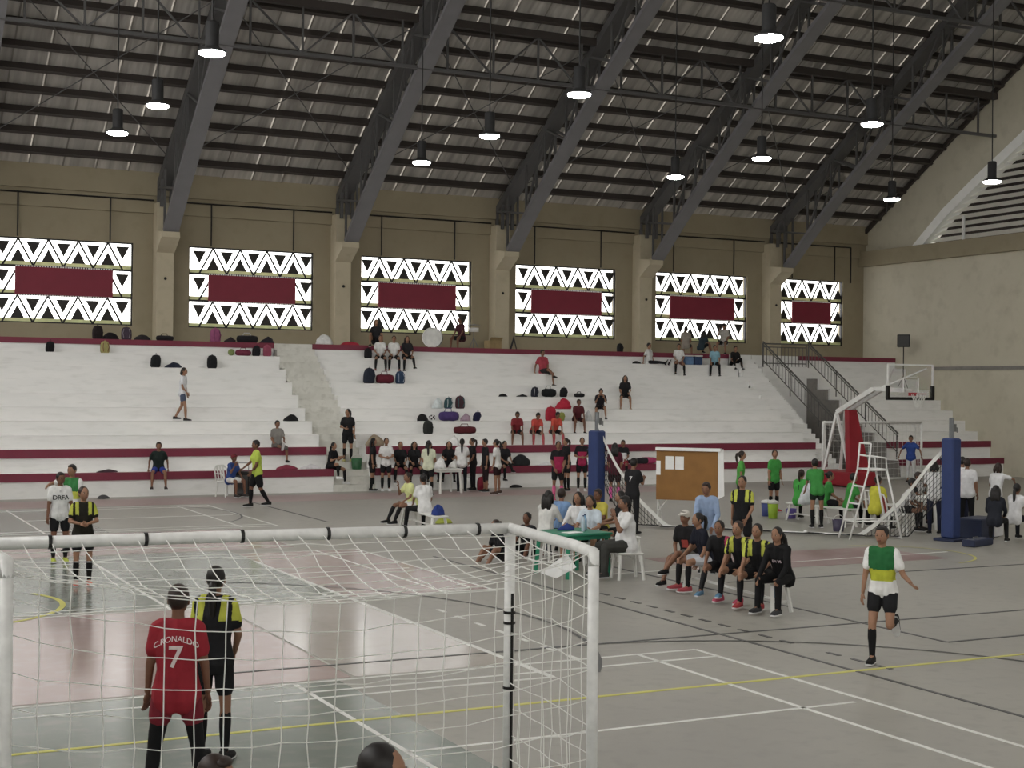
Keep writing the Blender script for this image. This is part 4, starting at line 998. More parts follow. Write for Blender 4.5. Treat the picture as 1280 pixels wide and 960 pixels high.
def shoe(m, ank, fw, s, mi=0, sole=1):
    fw = V((fw.x, fw.y, fw.z)).normalized(); up = V((0,0,1)); x = fw.cross(up)
    if x.length < .1: x = V((1,0,0))
    x.normalize(); up = x.cross(fw); o = ank-up*.075*s
    st = [(-.07,.028,.07),(-.055,.036,.085),(.0,.038,.085),(.06,.042,.062),(.12,.046,.05),(.17,.036,.042),(.19,.018,.03)]
    for zz, sc, mi_ in ((.012, 1.0, mi), (0, 1.06, sole)):
        vs = []
        for y, w, h in st:
            hh = (h if mi_ == mi else .02)
            for px, pz in ((-w*sc, 0), (-w*sc, hh*.55), (-w*.55*sc, hh), (w*.55*sc, hh), (w*sc, hh*.55), (w*sc, 0)): vs.append(o+fw*y*sc*s+x*px*s+up*(pz+zz)*s)
        n = len(st); m.add(vs, [(i*6+k, i*6+(k+1)%6, (i+1)*6+(k+1)%6, (i+1)*6+k) for i in range(n-1) for k in range(6)]+[tuple(range(6)), tuple((n-1)*6+k for k in range(6))], mi_)
def remeshed(name, m, mats, parent, vox, post=None, smooth=3):
    me = m.mesh(name); o = bpy.data.objects.new(name, me); COL.objects.link(o); o.parent = parent
    for q in mats: me.materials.append(q)
    r = o.modifiers.new('r', 'REMESH'); r.mode = 'VOXEL'; r.voxel_size = vox; r.use_smooth_shade = True
    sm = o.modifiers.new('s', 'SMOOTH'); sm.factor = .5; sm.iterations = smooth
    PENDING.append((o, post)); return o
NP = [0]
def person(p, phi, label, h=1.6, arms=('down','down'), legs=('st','st'), lean=3, side=0, head=(0,0), seat=None, shirt='#222', sleeve='short', sleevec=None, bottom='#1b1b1d', blen=.5,
           sock=None, shoes='#222222', sole='#d0d0d0', hair='short', skin='a', build=1.0, near=False, shirtfn=None, shirtmats=(), text=None, twist=0, cap=None, roll=None, group=None, kneeguard=None, hem=.06, tights=None):
    s = h/1.7; B = build; e = empty('person', p, face_rot(p, phi)); tag(e, label, 'person', group)
    vox = .014 if near else .024
    up = V((0,0,1)); la, sa = math.radians(lean), math.radians(side)
    spine = V((math.sin(sa), math.sin(la)*math.cos(sa), math.cos(la)*math.cos(sa)))
    # legs first, to know the pelvis height
    hip = .088*s; TH, SH = .43*s, .40*s; J = {}
    ends = []
    for i, sg in ((0, 1), (1, -1)):
        t, k = LEG[legs[i]]; mv = lambda q: V((q.x*sg, q.y, q.z))
        ends.append((mv(t), mv(k)))
    if seat is None: pz = max(-(hp := (t.z*TH+k.z*SH)) + .075*s for t, k in ends) + .03*s
    else: pz = seat + .1*s*B
    pel = V((0, 0, pz))
    tw = Matrix.Rotation(math.radians(twist), 3, 'Z')
    sx = tw @ V((1,0,0)); sx = (sx - spine*sx.dot(spine)).normalized(); fwd = spine.cross(sx) * -1
    fwd = -sx.cross(spine) if sx.cross(spine).y < 0 and abs(twist) < 90 else sx.cross(spine)
    if fwd.dot(tw @ V((0,1,0))) < 0: fwd = -fwd
    waist = pel+spine*.13*s; chest = pel+spine*.33*s; shc = pel+spine*.462*s; neck = pel+spine*.52*s
    body = MB(); sh = MB(); bt = MB(); so = MB(); fo = MB()
    hd = Matrix.Rotation(math.radians(head[0]), 3, 'Z'); hp_ = math.radians(head[1])
    hf = hd @ (tw @ V((0, math.cos(hp_), -math.sin(hp_)))); hx = hd @ (tw @ V((1,0,0))); hu = hx.cross(hf)
    hc = neck + (spine*.6+up*.4).normalized()*.045*s + hu*.085*s + hf*.015*s
    HM = Matrix((hx, hf, hu)).transposed()
    # torso
    W = B
    for sg in (1, -1):
        a, b, c, d = pel+sx*.07*s*W*sg, waist+sx*.052*s*W*sg, chest+sx*.07*s*W*sg, shc+sx*.115*s*sg-spine*.015*s
        for mb, ex in ((body, 0), (sh, .014*s)):
            if mb is body: mb.cap(pel+V((hip*sg,0,-.02*s)), a, .085*s*W, .1*s*W)
            mb.cap(a, b, .096*s*W+ex, .086*s*W+ex); mb.cap(b, c, .086*s*W+ex, .094*s*W+ex); mb.cap(c, d, .09*s*W+ex, .05*s+ex)
        sh.cap(a, a-spine*hem*s, .096*s*W+.02*s, .1*s*W+.022*s)
        bt.cap(pel+spine*.02*s+sx*.055*s*W*sg, a-spine*.03*s, .095*s*W, .1*s*W)
    if B > 1.1: sh.cap(waist+fwd*.05*s*B, pel+fwd*.05*s*B+spine*.06*s, .11*s*B, .11*s*B); body.cap(waist+fwd*.04*s*B, pel+fwd*.04*s*B+spine*.06*s, .1*s*B, .1*s*B)
    body.cap(chest, shc, .1*s, .06*s); body.cap(shc, neck, .06*s, .05*s); body.cap(neck, hc-hu*.04*s-hf*.01*s, .05*s, .05*s)
    sh.cap(waist, chest, .1*s*W, .112*s*W); sh.cap(waist, pel, .1*s*W, .112*s*W); sh.cap(chest, shc, .113*s, .076*s); sh.cap(shc-sx*.09*s, shc+sx*.09*s, .06*s, .06*s)
    hands = MB()
    for i, sg in ((0, 1), (1, -1)):
        u, f = ARM[arms[i]]
        tr = lambda q: sx*q.x*sg + fwd*q.y*1.0 + (spine*.3+up*.7)*q.z
        u, f = tr(u).normalized(), tr(f).normalized(); sp = shc+sx*.15*s*sg*(1+.3*(B-1))-spine*.022*s; el = sp+u*.27*s; wr = el+f*.235*s
        body.cap(shc+sx*.09*s*sg, sp, .05*s, .046*s); body.cap(neck-spine*.035*s, sp, .04*s, .04*s); body.cap(sp, el, .045*s*B, .037*s*B); body.cap(el, wr, .037*s*B, .026*s)
        sl = {'short': .62, 'none': 0, 'long': 1}[sleeve]
        if sl: (sh if not sleevec else sh).cap(shc+sx*.1*s*sg, sp, .068*s, .066*s); sh.cap(sp, sp+u*.27*s*sl, .064*s*B, (.062 if sl < 1 else .05)*s*B)
        if sleeve == 'long': sh.cap(el, wr, .048*s, .036*s)
        th = (fwd*.8 - sx*sg*.6 + up*.2) if abs(f.z) > .6 else (up*.7 - sx*sg*.6)
        add_hand(hands, wr+f*.005*s, f, th, s*.95, .5, 0)
        J['wr%d' % i] = wr; J['hd%d' % i] = wr+f*.09*s
    for i, sg in ((0, 1), (1, -1)):
        so = MB(); shm = MB(); t, k = ends[i]; hj = pel+V((hip*sg, 0, -.02*s)); kn = hj+t*TH; an = kn+k*SH
        body.cap(hj, kn, .083*s*B, .053*s*B); body.cap(kn, kn+k*SH*.35, .05*s*B, .053*s*B); body.cap(kn+k*SH*.35, an, .053*s*B, .034*s)
        ft = V((t.x*.5, max(.2, t.y+.6), 0)).normalized() if abs(k.z) > .55 else (V((0, 0, 1))*.75+V((0,.35,0)) if k.y > .5 else V((0,-.25,-1)))
        if k.y < -.6 and abs(k.z) < .55: ft = V((0, -.35, -.9))
        body.cap(an, an+ft.normalized()*.1*s-V((0,0,.045*s)) if abs(k.z) > .55 else an+ft.normalized()*.09*s, .034*s, .026*s)
        L = blen
        if L <= .62: bt.cap(hj, hj+t*TH*(L/.5)*.62, .096*s*B, .088*s*B)
        else:
            bt.cap(hj, kn, .093*s*B, .064*s*B); bt.cap(kn, kn.lerp(an, min(1, (L-.62)/.38)*.98), .062*s*B, .048*s*B)
        if tights: tg = MB(); tg.cap(hj, kn, .088*s*B, .058*s*B); tg.cap(kn, kn+k*SH*.35, .055*s*B, .057*s*B); tg.cap(kn+k*SH*.35, an, .057*s*B, .038*s); remeshed('tights_leg', tg, [cmat(tights)], e, vox)
        if sock: so.cap(kn+k*SH*.12, kn+k*SH*.38, .054*s*B, .058*s*B); so.cap(kn+k*SH*.38, an, .058*s*B, .039*s)
        if kneeguard: so.cap(kn-t*.03*s, kn+k*.05*s, .062*s*B, .062*s*B)
        shoe(shm, an, ft, s, 0, 1); shm.build('shoe', [cmat(shoes), cmat(sole)], e)
        if so.v: remeshed('sock' if sock else 'knee_pad', so, [cmat(sock or kneeguard)], e, .02)
        J['an%d' % i] = an; J['kn%d' % i] = kn
    # body: remeshed trunk and limbs, then head and hands joined into the same mesh
    extra = MB(); add_head(extra, hc, HM, s*(1.0 if h > 1.5 else 1.06)); extra.add(hands.v, hands.f, 0)
    mats = [skinmat(skin), M_EYE, M_IRIS, M_LIP, M_HAIR]
    def post_body(me):
        bm = bmesh.new(); bm.from_mesh(me)
        tmp = extra.mesh('tmp', True); bm.from_mesh(tmp); bm.to_mesh(me); bm.free(); bpy.data.meshes.remove(tmp)
    ob = remeshed('body', body, mats, e, vox, post_body)
    sm = [cmat(shirt)] + [cmat(c) for c in shirtmats]
    fr = (pel, spine, sx, fwd, shc, s)
    def post_shirt(me):
        if sleevec or shirtfn:
            for pl in me.polygons:
                d = pl.center-pel; z = d.dot(spine)/s; x = d.dot(sx)/s; y = d.dot(fwd)/s
                pl.material_index = shirtfn(x, y, z) if shirtfn else (1 if abs(x) > .165 and z > .2 else 0)
        if text:
            bv = BVHTree.FromPolygons([v.co for v in me.vertices], [tuple(q.vertices) for q in me.polygons])
            for tx, size, z, col, back, arcb in text:
                shirt_text(e, bv, tx, size*s, pel+spine*z*s, sx, spine, fwd, col, back, arcb)
    if sleevec: sm.append(cmat(sleevec))
    remeshed('shirt', sh, sm, e, vox*.9, post_shirt)
    remeshed('trousers' if blen > .62 else 'shorts', bt, [cmat(bottom)], e, vox*.9)
    # hair
    hm = MB(); hs = s*(1.0 if h > 1.5 else 1.06); T = lambda q: hc + HM @ (V(q)*hs)
    D = lambda *pts: [T(q) for q in pts]
    hm.ell(T((0,-.016,.026)), (.084*hs,.093*hs,.104*hs), HM, 14, 9)
    if hair == 'ponytail': hm.ell(T((0,-.11,.05)), (.03*hs,.03*hs,.03*hs), HM); hm.tube(D((0,-.09,.05),(0,-.14,.04),(0,-.155,-.04),(0,-.14,-.14),(0,-.13,-.2)), [.02*hs,.032*hs,.034*hs,.026*hs,.008*hs], 8)
    if hair == 'longtail': hm.tube(D((0,-.08,.0),(0,-.12,-.04),(0,-.13,-.15),(0,-.13,-.28),(0,-.12,-.38)), [.03*hs,.036*hs,.034*hs,.028*hs,.01*hs], 8)
    if hair == 'long':
        for x in (-.06, -.03, 0, .03, .06): hm.tube(D((x,-.05,.05),(x*1.15,-.09,-.05),(x*1.25,-.1,-.18),(x*1.2,-.1,-.27)), [.04*hs,.042*hs,.036*hs,.016*hs], 7)
        for x in (-.07, .07): hm.tube(D((x,-.0,.05),(x*1.15,-.0,-.06),(x*1.2,-.01,-.16)), [.025*hs,.028*hs,.014*hs], 7)
    if hair == 'bob':
        for x in (-.06, 0, .06): hm.tube(D((x,-.05,.03),(x*1.2,-.075,-.06),(x*1.2,-.07,-.12)), [.04*hs,.04*hs,.02*hs], 7)
    if hair == 'braids':
        for x in (-.07, -.045, -.015, .015, .045, .07): hm.tube(D((x,-.06,.03),(x*1.4,-.1,-.06),(x*1.7,-.11,-.2),(x*1.8,-.1,-.36)), [.02*hs,.02*hs,.018*hs,.008*hs], 6)
    if hair == 'bun': hm.ell(T((0,-.11,.055)), (.04*hs,.038*hs,.04*hs), HM)
    if hair == 'short': hm.ell(T((0,.03,.085)), (.062*hs,.05*hs,.032*hs), HM, 10, 6)
    hm.build('hair', M_HAIR if NP[0] % 3 else M_HAIRB, e, True); NP[0] += 1
    if cap:
        cm = MB(); cm.ell(T((0,-.008,.05)), (.09*hs,.1*hs,.085*hs), HM, 14, 8)
        cm.add([T((.075*math.cos(a), .07+.085*math.sin(a), z)) for z in (.055, .065) for a in [math.pi*i/8 for i in range(9)]], [tuple(range(9)), tuple(range(17, 8, -1))]+[(i, i+1, i+10, i+9) for i in range(8)]); cm.build('cap', cmat(cap), e, True)
    J.update(hc=hc, HM=HM, pel=pel, e=e, s=s, spine=spine, fwd=fwd, sx=sx, shc=shc); return J
def shirt_text(parent, bv, tx, size, c, sx, up, fwd, col, back, arcb):
    cu = bpy.data.curves.new('lettering', 'FONT'); cu.body = tx; cu.size = size; cu.align_x = 'CENTER'; cu.align_y = 'CENTER'; cu.offset = size*.012
    o = bpy.data.objects.new('lettering', cu); COL.objects.link(o); dg = bpy.context.evaluated_depsgraph_get(); me = bpy.data.meshes.new_from_object(o.evaluated_get(dg)); bpy.data.objects.remove(o)
    bm = bmesh.new(); bm.from_mesh(me); bmesh.ops.triangulate(bm, faces=bm.faces)
    for _ in range(2): bmesh.ops.subdivide_edges(bm, edges=[q for q in bm.edges if q.calc_length() > size*.12], cuts=1); bmesh.ops.triangulate(bm, faces=bm.faces)
    d = -fwd if back else fwd; rx = -sx if not back else sx
    for v in bm.verts:
        x, y = v.co.x, v.co.y; y -= arcb*x*x
        q = c + rx*x + up*y; hit = bv.ray_cast(q+d*.6, -d)
        v.co = (hit[0] if hit[0] else q+d*.12) + d*.006
    bm.to_mesh(me); bm.free(); me.materials.clear(); me.materials.append(cmat(col)); t = bpy.data.objects.new('lettering', me); COL.objects.link(t); t.parent = parent
def flush():
    bpy.context.view_layer.update(); dg = bpy.context.evaluated_depsgraph_get(); res = []
    for o, post in PENDING: res.append(bpy.data.meshes.new_from_object(o.evaluated_get(dg)))
    for (o, post), me in zip(PENDING, res):
        old = o.data; o.modifiers.clear(); o.data = me
        if not me.materials:
            for q in old.materials: me.materials.append(q)
        if post: post(me)
        me.polygons.foreach_set('use_smooth', [True]*len(me.polygons)); bpy.data.meshes.remove(old)
# jersey patterns: (x right, y front, z up from pelvis) in units of a 1.7 m person
def yoke(x, y, z): return 1 if (z > .3 and .075 < abs(x) < .135) or (abs(x) > .175 and z > .3) else 0       # yellow shoulders on black
def runner(x, y, z):
    if abs(x) > .155 and z > .2: return 0
    if z > .25: return 1 if abs(x) < .15-.0*z else 0
    if z > .11: return 2
    return 0
def pinkp(x, y, z): return 1 if z < .33 and abs(x) < .14 else 0
def at_tier(x, y, k=None, dy=.2):
    k = tier_of(x, y) if k is None else k; q = wy(x, y, YK[k]+dy); return V((q.x, YK[k]+dy, HK[k]))
BK, WH, NV, GR, LM, RD = '#1c1c1f', '#d9d9d8', '#20243a', '#2f9a3a', '#c9df3c', '#b02533'
SIT = dict(legs=('sit', 'sit'), arms=('lap', 'lap'), lean=8)

# ---- foreground
q = EYE+ray(222, 760)*10.35
person(V((q.x, q.y, 0)), 172, 'player in red number 7 jersey seen from behind at the goal', h=1.62, shirt='#a01f2c', bottom='#7c1b29', blen=.4, tights='#151517', arms=('down','down'), legs=('wide','wide'), hair='short', near=True, head=(-4, 4), skin='c', shoes='#1c1c1c',
       text=[('C.RONALDO', .058, .37, '#d8c4c4', True, 2.2), ('7', .23, .23, '#d8c4c4', True, 0)], hem=.1)
q = EYE+ray(268, 760)*11.7
person(V((q.x, q.y, 0)), 158, 'tall girl in black and yellow kit with long ponytail beside the red jersey', h=1.58, shirt=BK, shirtfn=yoke, shirtmats=('#b9bd34',), bottom='#17171a', sock='#141416', arms=('low','low'), legs=('st','st'), hair='longtail', near=True, head=(6, -4), skin='a', hem=.08)
q = EYE+ray(466, 935)*5.6
person(V((q.x, q.y, 0)), 75, 'person with dark tied back hair passing under the camera', h=1.66, shirt='#3a3a40', hair='tied', near=True, skin='b')
q = EYE+ray(262, 948)*6.4
person(V((q.x, q.y, 0)), 70, 'person with only the dark hair crown showing below the red jersey', h=1.4, shirt='#40424a', hair='short', near=True)
q = EYE+ray(1156, 962)*6.0
person(V((q.x, q.y, 0)), 160, 'person almost hidden below the running player', h=1.46, shirt='#33343a', hair='short', near=True)
# ---- left trio
person(flo(74, 703), 8, 'boy in white lettered shirt and black shorts', h=1.55, shirt=WH, bottom=BK, arms=('down','down'), near=True, skin='c', head=(18, 0), text=[('DRFA', .12, .30, '#1d1d22', False, 0), ('11', .055, .42, '#1d1d22', False, 0)], shoes='#b5c23c', sock=BK)
person(flo(103, 732), 4, 'girl in black jersey with yellow sleeves and orange shoes', h=1.5, shirt='#222018', shirtfn=yoke, shirtmats=('#b4ba38',), bottom=BK, arms=('clasp','clasp'), near=True, skin='b', hair='bun', sock='#161616', shoes='#d85a3e', head=(22, -6))
person(flo(90, 690), -25, 'boy in green, white and yellow jersey behind the white lettered shirt', h=1.6, shirt=WH, shirtfn=runner, shirtmats=('#2f7d3c', '#c8cc3e'), bottom=WH, arms=('hug','down'), near=True, skin='b', head=(-10, 0))
# ---- runner
person(flo(1103, 829), -12, 'player in white, green and yellow jersey running across the floor', h=1.58, shirt='#e0e0de', shirtfn=runner, shirtmats=('#1f6b35', '#b7bd25'), bottom='#1d1d20', sock='#161618', legs=('runs','runk'), arms=('down','out'), lean=8, near=True, skin='b', head=(-8, 0), shoes='#222', blen=.42, hem=.05)
# ---- bench row in front
def onbench(x, y, phi, label, **k):
    q = flo(x, y, .42); person(V((q.x, q.y, 0)), phi, label, seat=.42, **{**dict(near=True, sock=BK, legs=('sit','sit'), arms=('knee','lap'), lean=18, h=1.58, bottom=BK), **k})
onbench(862, 700, -28, 'person in white cap and black printed shirt on the bench', shirt='#1e1d1f', bottom='#6a6660', blen=.55, sock=None, cap='#c9c4ba', arms=('low','lap'), legs=('sitf','cross'), shirtfn=lambda x, y, z: 1 if y > .05 and abs(x) < .06 and .16 < z < .3 else 0, shirtmats=('#b8453c',), shoes='#1d1d1f')
onbench(884, 705, -62, 'girl in navy shirt with black braid turned away on the bench', shirt='#171a28', bottom='#b9bcc4', hair='ponytail', skin='b', shoes='#b0424c', arms=('lap','low'))
onbench(904, 712, -20, 'dark haired girl in black with pink collar on the bench', shirt=BK, shirtfn=lambda x, y, z: 1 if x < -.1 and z > .33 else 0, shirtmats=('#b8325c',), hair='bun', legs=('sitf','sitf'), shoes='#5a88ac', lean=22, arms=('knee','knee'), h=1.5)
onbench(931, 716, -30, 'girl in black and yellow kit, pink shoes, in the bench middle', shirt=BK, shirtfn=yoke, shirtmats=('#b9bf3a',), hair='bun', skin='b', shoes='#c94a66', lean=24)
onbench(952, 722, -22, 'girl in black and yellow kit with bright red shoes on the bench', shirt=BK, shirtfn=yoke, shirtmats=('#bcc23c',), hair='bun', skin='b', shoes='#b8383e', lean=20)
onbench(979, 728, -30, 'girl in all black with long braided hair at the bench end', shirt='#141416', sleeve='long', bottom='#151517', blen=1, sock=None, hair='braids', skin='b', shoes='#3a3a3c', lean=20, arms=('knee','knee'), text=[('EN VS', .06, .28, '#d9c4cc', False, 0)])
person(flo(917, 728)+V((.25, 1.1, 0)), -8, 'boy in light blue jacket leaning over the bench', h=1.58, shirt='#8ea6cc', sleeve='long', bottom='#8a8d94', blen=1, lean=22, near=True, arms=('fwd','low'), head=(-12, 10))
person(flo(948, 720)+V((.35, .95, 0)), -16, 'girl with headband and black yellow jersey standing behind the bench', h=1.6, shirt=BK, shirtfn=yoke, shirtmats=('#bcc23c',), hair='bun', near=True, skin='b', bottom=BK, arms=('back','low'))
p_ = flo(962, 737, .42)
bottle(flo(968, 752, .0)+V((.1,.1,0)), '#9db9cf', 'clear water bottle at the foot of the bench')
# ---- officials at the green table
def near_table(x, y, phi, label, z=.44, st=True, **k):
    q = flo(x, y, z+.84*k.get('h', 1.6)/1.7-.03); P = V((q.x, q.y, 0))
    if 'at' in k: P = k.pop('at')
    if st: chair(P, face_rot(P, phi), 'plastic stool under '+label.split(' at ')[0].replace('seated ', '')[:60], back=False, mt=M_PLW if x < 700 else M_PLW)
    person(P, phi, label, seat=z, **{**dict(near=True, legs=('sit','sit'), arms=('table','table'), lean=12, h=1.6), **k})
near_table(682, 617, 150, 'woman in white with long hair covering her back, at the green table', shirt='#cfcfcb', sleeve='long', bottom=NV, blen=1, hair='long')
near_table(700, 614, 165, 'boy in light blue shirt at the green table', shirt='#6f93c4', hair='short', bottom=BK)
near_table(726, 618, -25, 'long haired woman in white facing over the green table', shirt='#d5d5d5', hair='long', bottom=BK, skin='b', sleeve='long')
near_table(740, 622, -18, 'girl in pale blue white shirt between officials', shirt='#c3d0dc', hair='bob', bottom=BK, skin='b')
near_table(752, 614, -35, 'official in yellow behind the heavy man in white', shirt='#c2b53c', hair='short', bottom=BK, skin='c')
near_table(763, 621, -72, 'heavy man in white T-shirt with hand on his face', shirt='#dadadb', bottom='#3b3b38', blen=1, at=V((*(EYE+ray(785, 650)*23.3).xy, 0)), build=1.28, arms=('low','face'), h=1.72, skin='a', lean=5, shoes='#3a3a3a', text=None)
near_table(783, 617, -70, 'dark haired woman in black behind the heavy man', shirt='#232326', hair='long', bottom=BK, skin='b')
q = flo(632, 702); person(V((q.x, q.y, 0)), -60, 'player in black sitting on the floor with lime shoes', seat=.02, h=1.5, shirt='#201f22', bottom=BK, legs=('floor','floor'), arms=('knee','knee'), lean=25, shoes='#b7c53a', near=True, hair='bun', skin='a')
q = flo(660, 694); person(V((q.x, q.y, 0)), -30, 'player in black sitting on the floor beside the green table', seat=.02, h=1.5, shirt='#242428', bottom=BK, legs=('floor','floor'), arms=('knee','prop'), lean=5, shoes='#333', near=True, hair='bun', skin='c')
person(flo(790, 668), 150, 'player in black number 7 shirt standing by the sagging net', h=1.62, shirt='#1f1f22', bottom=BK, blen=1, text=[('7', .16, .3, '#cfcfcf', True, 0)], arms=('phone','low'), hair='short', head=(0, 8))
# ---- players in green and the far right
person(flo(925, 645), 88, 'girl in green jersey standing nearest the notice board', h=1.6, shirt='#4aa83c', bottom=BK, blen=.36, hair='ponytail', sock='#161617', skin='b', shoes='#2a6a62', arms=('down','down'))
person(flo(967, 640), 40, 'girl in green jersey with white hair tie beside the water jugs', h=1.58, shirt='#37993a', bottom=BK, hair='ponytail', sock='#161617', skin='b', shoes='#b03a3a', head=(-35, 0))
person(flo(1021, 660), 195, 'girl in green jersey leaning over the white sack', h=1.6, shirt='#35913a', bottom='#1d2b20', blen=.36, hair='bun', sock='#161617', lean=25, arms=('fwd','fwd'), skin='b')
def sitg(x, y, phi, label, z=.43, **k):
    q = flo(x, y, z); person(V((q.x, q.y, 0)), phi, label, seat=z, **{**dict(legs=('sit','sit'), arms=('lap','lap'), lean=12, h=1.58, sock='#161617', bottom=BK, skin='b'), **k})
sitg(999, 629, 155, 'girl in green number 1 jersey seated at the bench end', shirt='#3aa33a', hair='ponytail', text=[('1', .2, .28, '#1b4a22', True, 0)])
sitg(1031, 632, 100, 'girl in green half hidden behind the leaning girl', shirt='#34923a', hair='bun')
sitg(1061, 635, 120, 'player in green seated near the ladder stand', shirt='#389c3b', hair='short')
sitg(1094, 640, 150, 'player in yellow jersey seated behind the ladder stand', shirt='#c2bd2a', hair='bun')
person(flo(1146, 604)+V((0,.3,0)), -12, 'goalkeeper in blue jersey with white gloves before the far goal', h=1.62, shirt='#2c4a9c', bottom='#c9c9c9', blen=.9, hair='short', arms=('side','side'), skin='a')
sitg(1126, 640, 75, 'player in white jersey bent over the white table', shirt='#d6d6d6', hair='short', lean=28, arms=('table','table'), skin='a')
sitg(1142, 632, 60, 'dark haired player in white with black sleeves at the white table', shirt='#d0d0d0', sleevec='#1f1f22', hair='short', arms=('table','table'), skin='c')
person(flo(1168, 668), 190, 'player in white shirt leaning by the blue post', h=1.6, shirt='#d3d3d3', bottom=NV, blen=1, lean=14, arms=('cross','cross'), hair='bob', sleeve='short')
person(flo(1180, 664)+V((1.0,.5,0)), 170, 'player in white shirt hidden by the blue post', h=1.62, shirt='#d8d8d8', bottom=NV, blen=1, hair='short', arms=('cross','low'))
person(flo(1208, 664), 172, 'person in plain white shirt and black trousers seen from behind', h=1.62, shirt='#d3d3d6', bottom='#161619', blen=1, hair='short', arms=('down','low'), build=1.08)
q = flo(1243, 655, .42); person(V((q.x, q.y, 0)), 168, 'girl in dark jacket seated on the navy weight box', seat=.42, h=1.55, shirt='#22252f', sleeve='long', bottom=BK, blen=1, hair='long', legs=('sit','sit'), arms=('lap','lap'), lean=14)
q = flo(1268, 652, .42); person(V((q.x, q.y, 0)), 150, 'girl in white with ponytail seated on the navy weight box', seat=.42, h=1.55, shirt='#dadadc', bottom='#191b24', blen=1, hair='longtail', legs=('sit','sit'), arms=('table','table'), lean=10)
q = flo(1257, 640, .42); person(V((q.x, q.y, 0))+V((.2,.5,0)), 160, 'girl in white hugging the girl in the dark jacket', h=1.5, shirt='#d2d2d4', bottom=NV, blen=1, hair='bob', arms=('hug','low'), lean=18)
# ---- mid floor
person(flo(321, 634), -78, 'referee in lime shirt and black shorts walking', h=1.72, shirt='#b4cb3e', bottom='#161618', blen=.62, sock='#141416', legs=('wf','wb'), arms=('fwd','low'), shoes='#1c1c1c', skin='c', build=1.1)
q = flo(288, 603, .44); person(V((q.x, q.y, 0)), 42, 'boy in blue shirt and red cap on the white chair', seat=.44, h=1.55, shirt='#2f4a94', bottom='#d3d3d0', blen=.55, legs=('sit','sit'), arms=('face','lap'), lean=14, cap='#7c2830', skin='c', shoes='#3a3432')
q = flo(516, 634, .42); person(V((q.x, q.y, 0)), -60, 'girl with raised hand in white and lime shirt on the small bench', seat=.42, h=1.55, shirt='#d0d68a', bottom=WH, blen=.4, sock=BK, legs=('sitf','sitf'), arms=('face','lap'), hair='bun', lean=15, skin='a')
q = flo(531, 640, .42); person(V((q.x, q.y, 0)), 205, 'girl in white shirt seen from behind on the small bench', seat=.42, h=1.6, shirt='#dcdcdc', bottom='#17171a', blen=1, legs=('sit','sitw'), arms=('low','lap'), hair='bun', lean=10, skin='a')
# ---- standing and seated group by the table
def std(x, y, phi, label, **k): person(flo(x, y), phi, label, **{**dict(h=1.58, bottom=BK, sock='#161618', skin='b'), **k})
std(465, 614, 80, 'girl in black kit with long hair standing beside the stair', shirt='#1b1b1e', hair='long', shoes='#222')
std(482, 614, 10, 'girl in white jersey and long black socks standing by the stair', shirt='#d6d6d6', shoes='#dddddd', arms=('clasp','clasp'), hair='bun')
std(535, 620, 172, 'girl in white and lime with long ponytail before the table', shirt='#d2d6b8', hair='longtail', arms=('low','low'))
std(577, 615, 178, 'girl in white shirt and dark trousers at the white table', shirt='#d8d8d8', bottom='#1c1f2a', blen=1, hair='longtail', sock=None, arms=('cross','low'))
std(591, 613, -70, 'girl in black leaning at the white table', shirt='#1d1d20', blen=1, hair='ponytail', sock=None, arms=('table','low'))
std(607, 615, -70, 'boy in black standing over the red backpack', shirt='#201f23', bottom='#2b1d22', blen=.8, hair='short', sock=None)
std(621, 618, -110, 'girl in loose white shirt and dark shorts beside the black team', shirt='#dededd', bottom='#2a1418', hair='ponytail', sock=None, shoes='#4a3830', h=1.6, legs=('wide','st'))
def t1(x, y, phi, label, k=0, **kw): person(at_tier(x, y, k), phi, label, seat=0.0, **{**dict(h=1.56, legs=('hang','hang'), arms=('lap','lap'), lean=8, bottom=BK, sock='#161618', skin='b'), **kw})
t1(500, 584, 5, 'girl in black kit on the maroon ledge, one leg swinging', shirt='#1b1b1e', hair='bun', shoes='#444')
t1(517, 584, 12, 'girl in black kit with loose hair on the maroon ledge', shirt='#1d1d20', hair='long')
t1(535, 583, 25, 'girl in blue shirt with lanyard on the maroon ledge', shirt='#2f4db0', hair='long', text=None)
t1(561, 584, 0, 'girl in black kit with long hair behind the white table', shirt='#1a1a1d', hair='long', arms=('table','table'))
t1(629, 584, 30, 'girl in black seated behind the loose white shirt', shirt='#202024', hair='bob', legs=('hang','cross'))
t1(413, 587, 55, 'girl in black kit reading her phone at the stair corner', shirt='#1c1c1f', hair='longtail', arms=('phone','phone'), legs=('low','hang'), shoes='#dcdcdc', lean=12)
t1(198, 590, 2, 'man in dark green shirt and blue shorts hanging on the ledge', shirt='#1f2b28', bottom='#2c3f9c', sock=None, arms=('prop','prop'), legs=('hang','hang'), lean=12, h=1.66, skin='a', shoes='#3a302c')
t1(346, 562, 20, 'boy in grey shirt with one leg stretched on the upper ledge', k=1, shirt='#84817c', bottom='#5f5a56', sock=None, legs=('ext','hang'), arms=('low','lap'), lean=2, shoes='#2a2a2a', skin='a', blen=.7)
